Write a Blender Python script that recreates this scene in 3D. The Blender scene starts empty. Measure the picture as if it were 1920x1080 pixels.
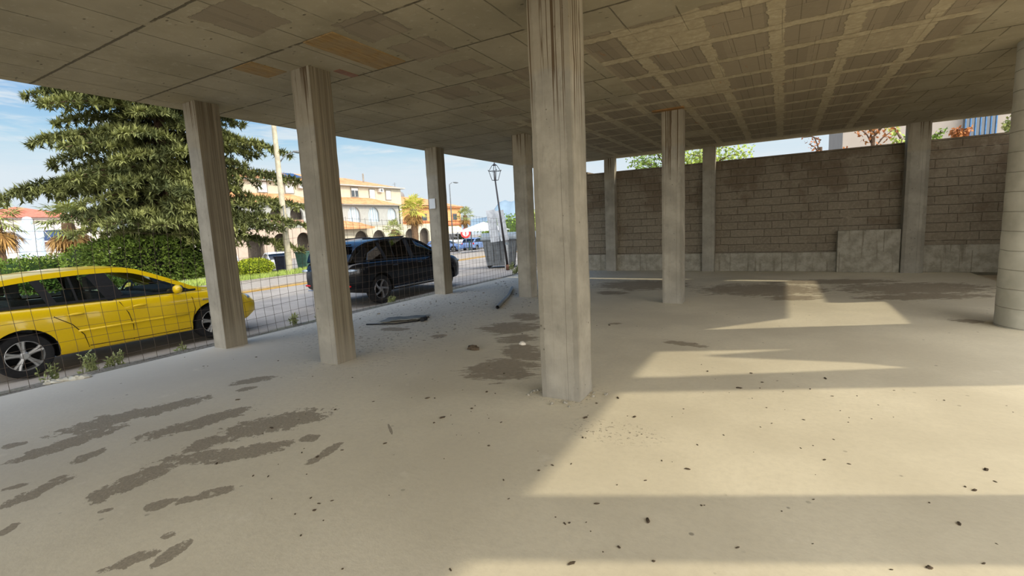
import bpy, math, random
import numpy as np
from mathutils import Vector, Matrix, noise as mnoise
R = math.radians
rnd = random.Random(7)
scn = bpy.context.scene
COL = scn.collection

def lin(r, g=None, b=None):
    if g is None: g = b = r
    f = lambda v: (v/255/12.92) if v/255 <= .04045 else ((v/255+.055)/1.055)**2.4
    return (f(r), f(g), f(b), 1)

# ------------------------------------------------------------------ camera
EYE = Vector((0, 0, 1.55))
FPX, PITCH, ROLL, YAW = 890.295, .131365, .048187, .520157
cy_, sy_ = math.cos(YAW), math.sin(YAW)
fw = Vector((-sy_*math.cos(PITCH), cy_*math.cos(PITCH), -math.sin(PITCH)))
r0 = Vector((cy_, sy_, 0)); u0 = r0.cross(fw)
rt = math.cos(ROLL)*r0 - math.sin(ROLL)*u0
up = math.sin(ROLL)*r0 + math.cos(ROLL)*u0
cd = bpy.data.cameras.new('camera'); cam = bpy.data.objects.new('camera', cd); COL.objects.link(cam)
cd.sensor_width = 36; cd.lens = FPX*36/1920; cd.clip_end = 6000; cd.clip_start = .05
cam.matrix_world = Matrix(((rt.x, up.x, -fw.x, EYE.x), (rt.y, up.y, -fw.y, EYE.y), (rt.z, up.z, -fw.z, EYE.z), (0, 0, 0, 1)))
scn.camera = cam
scn.view_settings.view_transform = 'Standard'; scn.view_settings.look = 'None'
scn.view_settings.gamma = 1; scn.view_settings.use_curve_mapping = False
scn.view_settings.exposure = 0.0
scn.cycles.use_denoising = True; scn.cycles.adaptive_threshold = .02
scn.cycles.diffuse_bounces = 4; scn.cycles.max_bounces = 8; scn.cycles.transparent_max_bounces = 10

# ------------------------------------------------------------------ node helper
class S:
    def __init__(s, g, k): s.g = g; s.k = k
    def __add__(s, o): return s.g.m('ADD', s, o)
    __radd__ = __add__
    def __mul__(s, o): return s.g.m('MULTIPLY', s, o)
    __rmul__ = __mul__
    def __sub__(s, o): return s.g.m('SUBTRACT', s, o)
    def __rsub__(s, o): return s.g.m('SUBTRACT', o, s)
    def __truediv__(s, o): return s.g.m('DIVIDE', s, o)
    def __pow__(s, o): return s.g.m('POWER', s, o)
class G:
    def __init__(s, nt): s.nt = nt; s.n = nt.nodes; s.l = nt.links
    def put(s, sock, v):
        if isinstance(v, S): s.l.new(v.k, sock)
        elif v is not None: sock.default_value = v
    def m(s, op, a, b=None, c=None):
        n = s.n.new('ShaderNodeMath'); n.operation = op
        for i, v in enumerate((a, b, c)):
            if v is not None: s.put(n.inputs[i], v)
        return S(s, n.outputs[0])
    def mx(s, a, b): return s.m('MAXIMUM', a, b)
    def mn(s, a, b): return s.m('MINIMUM', a, b)
    def absf(s, a): return s.m('ABSOLUTE', a)
    def fract(s, a): return s.m('FRACT', a)
    def floor(s, a): return s.m('FLOOR', a)
    def sm(s, x, a, b, lo=0., hi=1.):
        n = s.n.new('ShaderNodeMapRange'); n.interpolation_type = 'SMOOTHSTEP'
        s.put(n.inputs[0], x)
        for i, v in enumerate((a, b, lo, hi)): s.put(n.inputs[i+1], v)
        return S(s, n.outputs[0])
    def coord(s, kind='Object'):
        n = s.n.new('ShaderNodeTexCoord'); return S(s, n.outputs[kind])
    def world(s):
        n = s.n.new('ShaderNodeNewGeometry'); return S(s, n.outputs['Position'])
    def normal(s):
        n = s.n.new('ShaderNodeNewGeometry'); return S(s, n.outputs['Normal'])
    def xyz(s, v):
        n = s.n.new('ShaderNodeSeparateXYZ'); s.put(n.inputs[0], v); return [S(s, o) for o in n.outputs]
    def vec(s, x, y, z):
        n = s.n.new('ShaderNodeCombineXYZ')
        for i, v in enumerate((x, y, z)): s.put(n.inputs[i], v)
        return S(s, n.outputs[0])
    def noise(s, v, scale, detail=4, rough=.6, dist=0.):
        n = s.n.new('ShaderNodeTexNoise'); s.put(n.inputs['Vector'], v)
        n.inputs['Scale'].default_value = scale; n.inputs['Detail'].default_value = detail
        n.inputs['Roughness'].default_value = rough; n.inputs['Distortion'].default_value = dist
        return S(s, n.outputs[0])
    def vor(s, v, scale, feat='F1', rnd_=1.):
        n = s.n.new('ShaderNodeTexVoronoi'); n.feature = feat; s.put(n.inputs['Vector'], v)
        n.inputs['Scale'].default_value = scale; n.inputs['Randomness'].default_value = rnd_
        return S(s, n.outputs['Distance'])
    def white(s, v):
        n = s.n.new('ShaderNodeTexWhiteNoise'); n.noise_dimensions = '3D'; s.put(n.inputs['Vector'], v); return S(s, n.outputs[0])
    def objrand(s):
        n = s.n.new('ShaderNodeObjectInfo'); return S(s, n.outputs['Random'])
    def mix(s, f, a, b):
        n = s.n.new('ShaderNodeMix'); n.data_type = 'RGBA'
        s.put(n.inputs[0], f); s.put(n.inputs[6], a); s.put(n.inputs[7], b)
        return S(s, n.outputs[2])
    def bump(s, h, strength=.5, dist=.01):
        n = s.n.new('ShaderNodeBump'); s.put(n.inputs['Height'], h)
        n.inputs['Strength'].default_value = strength; n.inputs['Distance'].default_value = dist
        return S(s, n.outputs[0])

def mat(name, col=(.5, .5, .5, 1), rough=.8, metal=0., spec=.3, fn=None, **kw):
    m = bpy.data.materials.new(name); m.use_nodes = True
    g = G(m.node_tree); b = g.n['Principled BSDF']; g.b = b
    b.inputs['Base Color'].default_value = col; b.inputs['Roughness'].default_value = rough
    b.inputs['Metallic'].default_value = metal; b.inputs['Specular IOR Level'].default_value = spec
    for k, v in kw.items(): b.inputs[k.replace('_', ' ')].default_value = v
    if fn:
        r = fn(g)
        if isinstance(r, dict):
            for k, v in r.items(): g.put(b.inputs[k], v)
        elif r is not None: g.put(b.inputs['Base Color'], r)
    return m

def simple(name, c, rough=.7, var=.18, scale=6., **kw):
    c = lin(*c) if isinstance(c, tuple) else c
    def fn(g):
        n = g.noise(g.coord(), scale, 4)
        d = tuple(x*(1-var) for x in c[:3])+(1,); l = tuple(min(1, x*(1+var)) for x in c[:3])+(1,)
        return g.mix(g.sm(n, .3, .7), d, l)
    return mat(name, c, rough, fn=fn, **kw)

# ------------------------------------------------------------------ sky and sun
SUNV = Vector((1.41, .66, 1)).normalized()
w = bpy.data.worlds.new('world'); scn.world = w; w.use_nodes = True
g = G(w.node_tree)
d = g.coord('Generated'); dx, dy, dz = g.xyz(d)
el = g.m('ARCSINE', g.mn(g.mx(dz, -1.), 1.))*57.3
cv = g.vec(dx/(dz+.12), dy/(dz+.12), 0.)
n1 = g.noise(g.vec(dx*1.3, dy*1.3, dz*7.), 2.6, 6, .62, .4)
n2 = g.noise(g.vec(dx*1.1, dy*1.1, dz*9.), 7.0, 5, .6, .2)
blue = g.mix(g.sm(el, 7., 19.), lin(186, 222, 240), lin(76, 150, 224))
haze = g.sm(el+(n1-.5)*8., 10.5, 5.5)
cl = g.sm(n1*.7+n2*.3, .50, .62)
colr = g.mix(cl*.85, blue, lin(226, 236, 242))
colr = g.mix(haze*.9, colr, lin(226, 236, 243))
# unseen white fill glow added to the sky, overhead and behind the viewer (-Y / +X side)
dt = dx*.66+dy*-.62+dz*.42
sky_fill = g.sm(dt, -.05, .75)
colr = g.mix(sky_fill*.85, colr, (1, .955, .90, 1))
low = g.sm(el, -1., -6.)
colr = g.mix(low, colr, lin(120, 115, 100))
bg = g.n['Background']; g.put(bg.inputs[0], colr)
g.put(bg.inputs[1], (1.0+sky_fill*4.0)*(1-low*.8))
sd = bpy.data.lights.new('sun', 'SUN'); sd.energy = 2.75; sd.angle = R(.8); sd.color = (1, .9, .70)
so = bpy.data.objects.new('sun', sd); COL.objects.link(so); so.rotation_euler = (-SUNV).to_track_quat('-Z', 'Y').to_euler()
so.location = (20, 10, 15)

# ------------------------------------------------------------------ mesh helper
class MB:
    def __init__(s): s.v = []; s.f = []; s.mi = []; s.cur = 0
    def add(s, vs, fs, mi=None):
        o = len(s.v); s.v += [tuple(p) for p in vs]; s.f += [tuple(i+o for i in f) for f in fs]
        s.mi += [s.cur if mi is None else mi]*len(fs); return s
    def box(s, a, b, rz=0, c=None, mi=None):
        x0, y0, z0 = a; x1, y1, z1 = b
        vs = [(x0, y0, z0), (x1, y0, z0), (x1, y1, z0), (x0, y1, z0), (x0, y0, z1), (x1, y0, z1), (x1, y1, z1), (x0, y1, z1)]
        if rz:
            cx, cy = c or ((x0+x1)/2, (y0+y1)/2); k, q = math.cos(rz), math.sin(rz)
            vs = [(cx+(x-cx)*k-(y-cy)*q, cy+(x-cx)*q+(y-cy)*k, z) for x, y, z in vs]
        return s.add(vs, [(0, 3, 2, 1), (4, 5, 6, 7), (0, 1, 5, 4), (1, 2, 6, 5), (2, 3, 7, 6), (3, 0, 4, 7)], mi)
    def tube(s, pts, r, n=8, cap=True, mi=None):
        pts = [Vector(p) for p in pts]; rs = r if isinstance(r, (list, tuple)) else [r]*len(pts)
        vs = []; fs = []; pu = None
        for i, p in enumerate(pts):
            t = (pts[min(i+1, len(pts)-1)]-pts[max(i-1, 0)]).normalized()
            if pu is None: pu = t.orthogonal().normalized()
            a = (pu-t*pu.dot(t)); a = a.normalized() if a.length > 1e-6 else t.orthogonal().normalized(); pu = a; b = t.cross(a)
            for k in range(n):
                q = 2*math.pi*k/n; vs.append(p+(a*math.cos(q)+b*math.sin(q))*rs[i])
        for i in range(len(pts)-1):
            for k in range(n):
                fs.append((i*n+k, i*n+(k+1) % n, (i+1)*n+(k+1) % n, (i+1)*n+k))
        if cap: fs.append(tuple(range(n))[::-1]); fs.append(tuple(range((len(pts)-1)*n, len(pts)*n)))
        return s.add(vs, fs, mi)
    def lathe(s, prof, n=24, c=(0, 0, 0), axis='z', mi=None):
        vs = []; fs = []
        for r_, h in prof:
            for k in range(n):
                q = 2*math.pi*k/n; x, y = r_*math.cos(q), r_*math.sin(q)
                p = (x, y, h) if axis == 'z' else ((x, h, y) if axis == 'y' else (h, x, y))
                vs.append((p[0]+c[0], p[1]+c[1], p[2]+c[2]))
        for i in range(len(prof)-1):
            for k in range(n): fs.append((i*n+k, i*n+(k+1) % n, (i+1)*n+(k+1) % n, (i+1)*n+k))
        return s.add(vs, fs, mi)
    def prism(s, poly, a, b, axis='y', mi=None):
        n = len(poly)
        P = lambda u, v, t: (u, t, v) if axis == 'y' else ((t, u, v) if axis == 'x' else (u, v, t))
        vs = [P(u, v, a) for u, v in poly]+[P(u, v, b) for u, v in poly]
        fs = [tuple(range(n)), tuple(range(n, 2*n))[::-1]]+[(i, (i+1) % n, n+(i+1) % n, n+i) for i in range(n)]
        return s.add(vs, fs, mi)
    def ball(s, c, r, n=10, m=7, jit=0., rg=None):
        rr = (r, r, r) if not isinstance(r, (tuple, list)) else r
        vs = []; fs = []
        for i in range(m+1):
            th = math.pi*i/m
            for k in range(n):
                q = 2*math.pi*k/n; j = 1+(rg or rnd).uniform(-jit, jit)
                vs.append((c[0]+rr[0]*math.sin(th)*math.cos(q)*j, c[1]+rr[1]*math.sin(th)*math.sin(q)*j, c[2]+rr[2]*math.cos(th)*j))
        for i in range(m):
            for k in range(n): fs.append((i*n+k, (i+1)*n+k, (i+1)*n+(k+1) % n, i*n+(k+1) % n))
        return s.add(vs, fs)
    def build(s, name, mats, parent=None, smooth=False, merge=False, bevel=0, loc=None, autosm=None):
        me = bpy.data.meshes.new(name); me.from_pydata(s.v, [], s.f)
        ms = mats if isinstance(mats, (list, tuple)) else [mats]
        for m_ in ms: me.materials.append(m_)
        if len(ms) > 1: me.polygons.foreach_set('material_index', s.mi)
        o = bpy.data.objects.new(name, me); COL.objects.link(o)
        import bmesh
        bm = bmesh.new(); bm.from_mesh(me)
        lo_ = [v_ for v_ in bm.verts if not v_.link_faces]
        if lo_: bmesh.ops.delete(bm, geom=lo_, context='VERTS')
        if merge: bmesh.ops.remove_doubles(bm, verts=bm.verts, dist=1e-4)
        if merge or len(s.f) < 3000: bmesh.ops.recalc_face_normals(bm, faces=bm.faces)
        bm.to_mesh(me); bm.free()
        if smooth:
            me.shade_smooth()
            if autosm:
                try: me.set_sharp_from_angle(angle=R(autosm))
                except Exception: pass
        if bevel:
            b = o.modifiers.new('bevel', 'BEVEL'); b.width = bevel; b.segments = 2; b.limit_method = 'ANGLE'; b.angle_limit = R(40)
        if parent is not None: o.parent = parent
        if loc is not None: o.location = loc
        me.update()
        return o

def empty(name, loc=(0, 0, 0), rz=0.):
    o = bpy.data.objects.new(name, None); COL.objects.link(o); o.location = loc; o.rotation_euler = (0, 0, rz)
    o.empty_display_size = .2; return o
def tag(o, label, cat, group=None, kind=None):
    o['label'] = label; o['category'] = cat
    if group: o['group'] = group
    if kind: o['kind'] = kind
    return o
def struct(o): o['kind'] = 'structure'; return o
def copy_tree(o, parent=None):
    c = o.copy(); COL.objects.link(c)
    if parent is not None: c.parent = parent
    for ch in [x for x in list(bpy.data.objects) if x.parent == o and x != c]: copy_tree(ch, c)
    return c

HC = 3.40     # soffit height
# ------------------------------------------------------------------ materials of the shell
def m_floor(g):
    P = g.world(); x, y, z = g.xyz(P)
    n1 = g.noise(P, 3.2, 6, .62); n2 = g.noise(P, 22., 5, .7); n3 = g.noise(P, .6, 4, .55)
    base = g.mix(g.sm(n3, .35, .65), lin(198, 188, 163), lin(214, 204, 178))
    base = g.mix(g.sm(n2, .35, .75)*.25, base, lin(176, 166, 144))
    base = g.mix(g.sm(x, -2.5, -6.5)*.55, base, lin(190, 184, 176))  # cooler grey towards the street: sky light put into the colour
    base = g.mix(g.sm(n1, .62, .75)*.3, base, lin(228, 220, 200))
    # dirt patches: ellipses (cx, cy, rx, ry, rot deg)
    nd = g.noise(g.vec(x*1., y*1., z), 2.6, 8, .68)-.5
    ns = g.noise(g.vec(x*.868+y*.497, (y*.868-x*.497)*3.2, z), 3.2, 8, .72)-.5
    m = None
    for cx, cy, rx, ry, rot in DIRT:
        c_, s_ = math.cos(R(rot)), math.sin(R(rot))
        u = ((x-cx)*c_+(y-cy)*s_)/rx; v = ((y-cy)*c_-(x-cx)*s_)/ry
        e = 1-(u*u+v*v)
        m = e if m is None else g.mx(m, e)
    nr = g.noise(P, 9., 6, .75)-.5
    hl = g.sm(g.noise(P, 13., 5, .7), .60, .66)
    mm = g.sm(g.mx(m, -2.)*.45+nd*1.1+ns*.7+nr*2.0, -.02, .06)*(1-hl*.7)
    dirt = g.mix(g.sm(g.noise(P, 60., 4, .8), .35, .65), lin(108, 98, 82), lin(146, 134, 114))
    c = g.mix(mm*.74, base, dirt)
    # wet brown stain areas
    m2 = None
    for cx, cy, rx, ry, rot in STAIN:
        c_, s_ = math.cos(R(rot)), math.sin(R(rot))
        u = ((x-cx)*c_+(y-cy)*s_)/rx; v = ((y-cy)*c_-(x-cx)*s_)/ry
        e = 1-(u*u+v*v); m2 = e if m2 is None else g.mx(m2, e)
    st = g.sm(g.mx(m2, -2.)*.6+nd*1.0+ns*2.6+nr*.5, .0, .25)
    c = g.mix(st*.68, c, g.mix(g.sm(n2, .4, .6), lin(112, 98, 80), lin(134, 118, 98)))
    # rubble grit towards the street side and beside the foot of the columns
    gr = g.mx(g.sm(g.noise(g.vec(x*.8+y*.5, y*1.1-x*.5, 0.), 15., 6, .72), .53, .62)*g.sm(x, -3.4, -5.)*g.sm(y+x*.55, .2, 1.8)*g.sm(g.noise(P, 2.4, 4, .6), .38, .52), g.sm(g.noise(P, 30., 4, .7), .56, .64)*g.mx(g.sm((x+1.05)*(x+1.05)/.2+(y-3.25)*(y-3.25)/.06, 1., .2), g.sm(g.absf(g.mx(g.absf(x+1.68)-.2, g.absf(y-3.86)-.18)), .12, .02)))
    c = g.mix(gr*.75, c, lin(112, 105, 92))
    sp = g.sm(g.vor(P, 5.5), .09, .05)*g.sm(g.noise(P, 1.7, 2), .5, .6)
    c = g.mix(sp*.6, c, lin(96, 90, 76))
    h = n2*.4+n1*.6-mm*.8+gr*.8
    return {'Base Color': c, 'Normal': g.bump(h, .25, .015)}
DIRT = []; STAIN = []

def m_ceil(g):
    P = g.world(); x, y, z = g.xyz(P)
    nb = g.noise(g.vec(x*9., y*1.2, 0.), 2.2, 6, .65); nf = g.noise(P, 14., 5, .7); nl = g.noise(P, 1.1, 4, .6)
    base = g.mix(g.sm(nl, .35, .65), lin(142, 133, 110), lin(162, 152, 128))
    base = g.mix(g.sm(nf, .55, .75)*.35, base, lin(200, 190, 168))
    bl = g.sm(g.noise(g.vec(x*6., y*2., 1.), 5., 5, .7), .66, .72)
    base = g.mix(bl*.4, base, lin(96, 88, 70))
    kn = g.sm(g.vor(g.vec(x*5.5, y*11., 0.), 1.), .13, .08)*g.sm(g.noise(P, 2.6, 2), .42, .5)
    base = g.mix(kn*.75, base, lin(58, 50, 36))
    wob = (g.noise(P, 7., 3)-.5)*.018
    # formwork panel seams: every 1.02 m in y and every 0.5 m in x (staggered)
    yy = (y-2.27+wob)/1.02; fy = g.absf(g.fract(yy+.5)-.5)*1.02
    row = g.floor(yy)
    xx = (x+wob*.7)/.5+g.fract(row*.37)*1.; fx = g.absf(g.fract(xx+.5)-.5)*.5
    vis = g.sm(g.noise(P, 2.3, 3), .36, .48)
    rs = (g.noise(P, 26., 4, .7)-.5)*.022
    seam = g.mx(g.sm(fy+rs, .017, .008)*g.sm(vis+.5, .4, .9), g.sm(fx, .009, .003)*.8*vis)
    tone = (g.white(g.vec(row, g.floor(xx), 0.))-.5)
    base = g.mix(g.sm(tone, -.5, .5)*.35, base, lin(150, 142, 124))
    inr_ = g.mx(g.sm(y, 5.0, 5.2)*g.sm(x, -1.95, -1.8)*g.sm(x, 1.75, 1.6), g.sm(y, 7.8, 8.)*g.sm(x, -4.4, -4.2)*g.sm(x, 1.4, 1.3))
    c = g.mix(seam*(1-inr_*.85)*.75, base, lin(66, 58, 44))
    # infill blocks between the ribs
    rag = (g.noise(P, 6.5, 5, .7)-.5)*.15+(g.noise(P, 1.9, 2)-.5)*.10
    u = (x+.10)/.68; v = (y-5.79)/.80
    fu = g.absf(g.fract(u)-.5)*.68; fv = g.absf(g.fract(v)-.5)*.80
    blk = g.sm(fu+rag*.7, .275, .262)*g.sm(fv+rag, .325, .312)
    keep = g.sm(g.white(g.vec(g.floor(u), g.floor(v), 3.)), .06, .08)
    nreg = (g.noise(P, 1.6, 3)-.5)*.9
    reg = g.sm(y+nreg*.4, 4.85, 4.9)*g.sm(x, -1.95, -1.9)*g.sm(x+nreg, 1.75, 1.6)
    reg2 = g.sm(y, 7.7, 7.9)*g.sm(x, -4.5, -4.3)*g.sm(x, 1.4, 1.2)
    pt = None
    for a, b, c0, d0 in [(-3.55, -3.02, 3.18, 3.68), (-3.55, -3.02, 3.88, 4.4), (-3.56, -3.02, 4.64, 5.1), (-3.5, -3.0, 5.3, 5.82), (-2.95, -2.55, 5.3, 5.8), (-4.25, -3.72, 5.36, 5.92), (-4.35, -3.8, 6.78, 7.3), (-4.35, -3.75, 2.4, 2.95), (-2.9, -2.45, 6.1, 6.6), (-3.6, -3.1, 6.1, 6.6)]:
        e = g.mn(g.mn(x-a, b-x), g.mn(y-c0, d0-y))+rag*1.1
        pt = e if pt is None else g.mx(pt, e)
    patch = g.sm(pt, .0, .015)
    solid = g.sm(y, 13.9, 13.7)
    bm = g.mx(g.mx(reg, reg2)*blk*keep*solid, patch)
    f3 = g.absf(g.fract((x+.10)/.68*3.3)-.5)
    joint = g.sm(f3, .47, .49)
    bc = g.mix(g.sm(g.white(g.vec(g.floor(u), g.floor(v), g.floor((x+.10)/.68*3.3+.5))), .0, 1.), lin(128, 117, 99), lin(142, 130, 110))
    inreg = g.mx(reg, reg2)
    bc = g.mix(joint*(inreg*.5+.08), bc, lin(70, 60, 46))
    c = g.mix(inreg*.6, c, g.mix(g.sm(nf, .35, .7), lin(164, 150, 122), lin(190, 176, 147)))
    c = g.mix(bm*.88, c, bc)
    edge = g.sm(rag+fv, .30, .315)*g.sm(rag+fv, .345, .33)*inreg
    c = g.mix(edge*.35, c, lin(90, 80, 62))
    rust = g.sm(g.noise(g.vec(x*3, y*.7, 0.), 2.7, 4), .66, .72)*inreg
    c = g.mix(rust*.5, c, lin(150, 104, 60))
    h = 1-bm*.8-seam*.8+nf*.25
    return {'Base Color': c, 'Normal': g.bump(h, .6, .02)}

def m_column(kind, woody_shade=False):
    def fn(g):
        P = g.coord(); x, y, z = g.xyz(P); r = g.objrand()
        Q = g.vec(x+r*7., y+r*5., z)
        st = g.noise(g.vec((x+r*3.)*26., (y+r*2.)*26., z*.7), 1., 5, .65)
        nf = g.noise(Q, 18., 5, .7); nl = g.noise(Q, 2.2, 5, .6)
        base = g.mix(g.sm(nl, .35, .7), lin(134, 128, 114), lin(158, 151, 135))
        base = g.mix(g.sm(st, .56, .68)*.28, base, lin(120, 112, 96))
        base = g.mix(g.sm(nf, .62, .7)*.3, base, lin(140, 134, 120))
        pits = g.sm(g.vor(Q, 13.), .13, .08)*g.sm(g.noise(Q, 4., 2), .55, .62)
        c = g.mix(pits*.75, base, lin(86, 80, 66))
        cr = g.mn(g.absf(x), g.absf(y))+(g.noise(P, 9., 5, .7)-.5)*.05
        c = g.mix(g.sm(cr, .128, .140)*.32, c, lin(100, 94, 80))
        ck = g.sm(g.absf(x-.075+(g.noise(g.vec(0., 0., z), 1.2, 4)-.5)*.05), .0035, .0015)
        c = g.mix(ck*.5, c, lin(84, 76, 62))
        sc_ = g.sm(g.noise(g.vec(x*5.+r*9., y*5., z*1.6), 1.6, 6, .7), .57, .66)
        c = g.mix(sc_*.35, c, lin(112, 107, 94))
        # second pour near the head: rougher and browner, dark drips running down from the slab
        top = g.sm(z+(nl-.5)*.2, 2.74, 2.82)
        c = g.mix(top*.35, c, lin(150, 136, 108))
        drn = g.noise(g.vec((x+r*3.)*42., (y+r)*42., z*.10), 1., 2, .5)
        ln = g.noise(g.vec((x+r*3.)*18., (y+r)*18., 0.), 1., 2)
        drip = g.sm(drn, .54, .59)*g.sm(z-ln*1.7, kind-.2, kind+.35)
        c = g.mix(drip*.88, c, lin(76, 58, 36))
        c = g.mix(g.sm(z, .5, .0)*.25, c, lin(150, 146, 136))
        if woody_shade:  # +X face: brown board marks, darkened further in place of its shade
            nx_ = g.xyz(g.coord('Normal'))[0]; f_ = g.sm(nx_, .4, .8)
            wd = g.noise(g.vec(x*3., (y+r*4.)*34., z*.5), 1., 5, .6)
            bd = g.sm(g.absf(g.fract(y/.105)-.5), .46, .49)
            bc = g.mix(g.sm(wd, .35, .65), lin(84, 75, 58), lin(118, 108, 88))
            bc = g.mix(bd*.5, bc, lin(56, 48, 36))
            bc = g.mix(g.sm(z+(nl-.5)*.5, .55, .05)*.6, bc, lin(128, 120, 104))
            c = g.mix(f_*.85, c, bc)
        return {'Base Color': c, 'Normal': g.bump(st*.6+nf*.4-pits, .5, .012)}
    return fn
M = {}
M['col'] = mat('column_concrete', rough=.9, spec=.15, fn=m_column(2.35))
M['colwood_shade'] = mat('column_concrete_boards_shaded', rough=.9, spec=.15, fn=m_column(2.2, True))
M['coldrip'] = mat('column_concrete_dripping', rough=.9, spec=.15, fn=m_column(1.55))
def m_round(g):
    P = g.coord(); x, y, z = g.xyz(P)
    nf = g.noise(P, 14., 5, .7); nl = g.noise(P, 2., 4)
    c = g.mix(g.sm(nl, .35, .65), lin(168, 164, 148), lin(190, 186, 170))
    zz = z+x*.05+(g.noise(P, 3., 2)-.5)*.02
    f = g.absf(g.fract(zz/.235)-.5)*.235
    ring = g.sm(f, .110, .116)
    c = g.mix(ring*.55, c, lin(112, 106, 92))
    dr = g.sm(g.noise(g.vec(x*16., y*16., z*.1), 1., 2), .6, .66)*g.sm(z, 1.4, 2.6)
    c = g.mix(dr*.6, c, lin(100, 88, 66))
    return {'Base Color': c, 'Normal': g.bump(nf*.3-ring, .5, .01)}
M['round'] = mat('round_column_concrete', rough=.85, spec=.2, fn=m_round)

def m_wall(g):
    P = g.world(); x, y, z = g.xyz(P)
    n1 = g.noise(P, 1.3, 5, .6); n2 = g.noise(P, 16., 5, .7)
    wob = (g.noise(g.vec(x*.8, 0., z*2.), 2., 3)-.5)*.05
    v = (z+wob-.52)/.205; rw = g.floor(v)
    fv = g.absf(g.fract(v)-.5)*.205
    u = (x+(g.noise(P, 3., 2)-.5)*.03)/.41+g.m('MODULO', rw, 2.)*.5+g.white(g.vec(rw, 0., 0.))*.25
    fu = g.absf(g.fract(u)-.5)*.41
    jm = g.noise(P, 2.6, 4)
    joint = g.mx(g.sm(fv, .092, .098)*g.sm(jm, .30, .42), g.sm(fu, .197, .201)*g.sm(jm, .42, .5)*.7)
    tone = g.white(g.vec(rw, g.floor(u), 0.))
    c = g.mix(tone*.5, lin(116, 106, 89), lin(136, 126, 107))
    c = g.mix(g.sm(n2, .4, .7)*.4, c, lin(160, 148, 128))
    darker = g.sm(n1+(z-1.8)*.10, .48, .66)  # blotchy brown darkening that grows towards the top
    c = g.mix(darker*.55, c, lin(92, 76, 58))
    c = g.mix(joint*.75, c, lin(52, 44, 34))
    lightj = g.sm(fv, .085, .09)*g.sm(fv, .096, .092)
    c = g.mix(lightj*.35, c, lin(176, 166, 146))
    return {'Base Color': c, 'Normal': g.bump(n2*.3-joint*1.2, .7, .02)}
M['wall'] = mat('block_wall', rough=.95, spec=.1, fn=m_wall)
def m_plinth(g):
    P = g.world(); x, y, z = g.xyz(P)
    n = g.noise(P, 5., 6, .7); n2 = g.noise(P, 24., 4, .7); dr = g.noise(g.vec(x*9., y, z*.6), 1.2, 4)
    c = g.mix(g.sm(n, .35, .65), lin(132, 126, 110), lin(162, 155, 138))
    c = g.mix(g.sm(dr, .58, .68)*.5, c, lin(96, 86, 68))
    lines = g.sm(g.absf(g.fract(x/1.24+g.floor(z/.5)*.3)-.5), .490, .496)
    c = g.mix(lines*.5, c, lin(90, 82, 66))
    return {'Base Color': c, 'Normal': g.bump(n2, .4, .01)}
M['plinth'] = mat('plinth_concrete', rough=.9, spec=.15, fn=m_plinth)
M['ceil'] = mat('soffit', rough=.9, spec=.15, fn=m_ceil)
# dirt layout on the floor (world metres)
DIRT += [(-4.92, 1.38, 0.355, 0.132, 93.0), (-5.17, 1.71, 0.37, 0.184, 74.0), (-5.04, 2.07, 0.396, 0.159, 70.0), (-4.46, 1.33, 0.144, 0.065, 111.0), (-4.13, 0.95, 0.186, 0.084, 103.0), (-3.68, 1.32, 0.295, 0.121, 95.0), (-3.57, 1.71, 0.325, 0.12, 38.0), (-4.31, 2.04, 0.465, 0.14, 75.0), (-3.67, 2.29, 0.418, 0.216, 63.0), (-3.36, 1.91, 0.25, 0.119, 47.0), (-3.81, 1.82, 0.173, 0.133, 88.0), (-2.81, 2.1, 0.177, 0.053, 99.0), (-3.2, 1.23, 0.084, 0.062, 48.0), (-3.04, 1.41, 0.176, 0.058, 57.0), (-2.76, 0.91, 0.11, 0.051, 69.0), (-2.63, 1.03, 0.138, 0.049, 106.0), (-3.73, 0.72, 0.069, 0.036, 133.0), (-5.3, 1.14, 0.071, 0.067, 75.0), (-3.43, 1.05, 0.037, 0.02, 46.0), (-4.2, 2.27, 0.042, 0.044, 68.0), (-2.67, 2.61, 0.096, 0.011, -38.0), (-4.8, 2.73, 0.101, 0.077, 74.0), (-5.01, 2.95, 0.233, 0.111, 54.0), (-4.35, 0.91, 0.075, 0.04, 65.0), (-4.22, 1.08, 0.055, 0.039, 91.0), (-3.13, 2.22, 0.076, 0.063, 49.0), (-2.81, 1.1, 0.039, 0.031, 39.0)]
STAIN += [(-2.62, 4.29, 0.449, 0.444, 21.0), (-2.74, 4.98, 0.275, 0.474, 46.0), (-3.58, 6.13, 0.476, 0.495, 31.0), (-3.76, 7.0, 0.262, 0.384, 54.0), (-3.14, 5.53, 0.318, 0.241, 41.0), (-5.34, 5.5, 0.252, 0.14, 9.0), (-4.32, 5.32, 0.138, 0.136, 25.0), (-2.86, 11.23, 1.129, 0.961, 13.0), (-0.36, 10.9, 1.315, 0.979, 18.0), (2.15, 11.52, 1.422, 0.834, 24.0), (0.2, 9.9, 0.5, 0.3, 24.0), (1.02, 12.34, 1.324, 0.439, 15.0), (-2.16, 6.87, 0.124, 0.091, 35.0), (2.11, 10.45, 1.103, 0.365, 24.0), (-3.18, 9.87, 0.386, 0.296, -1.0), (-1.05, 6.0, 0.276, 0.12, -16.0), (2.17, 8.34, 0.181, 0.158, -6.0)]
M['floor'] = mat('floor_cement', rough=.92, spec=.12, fn=m_floor)

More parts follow.
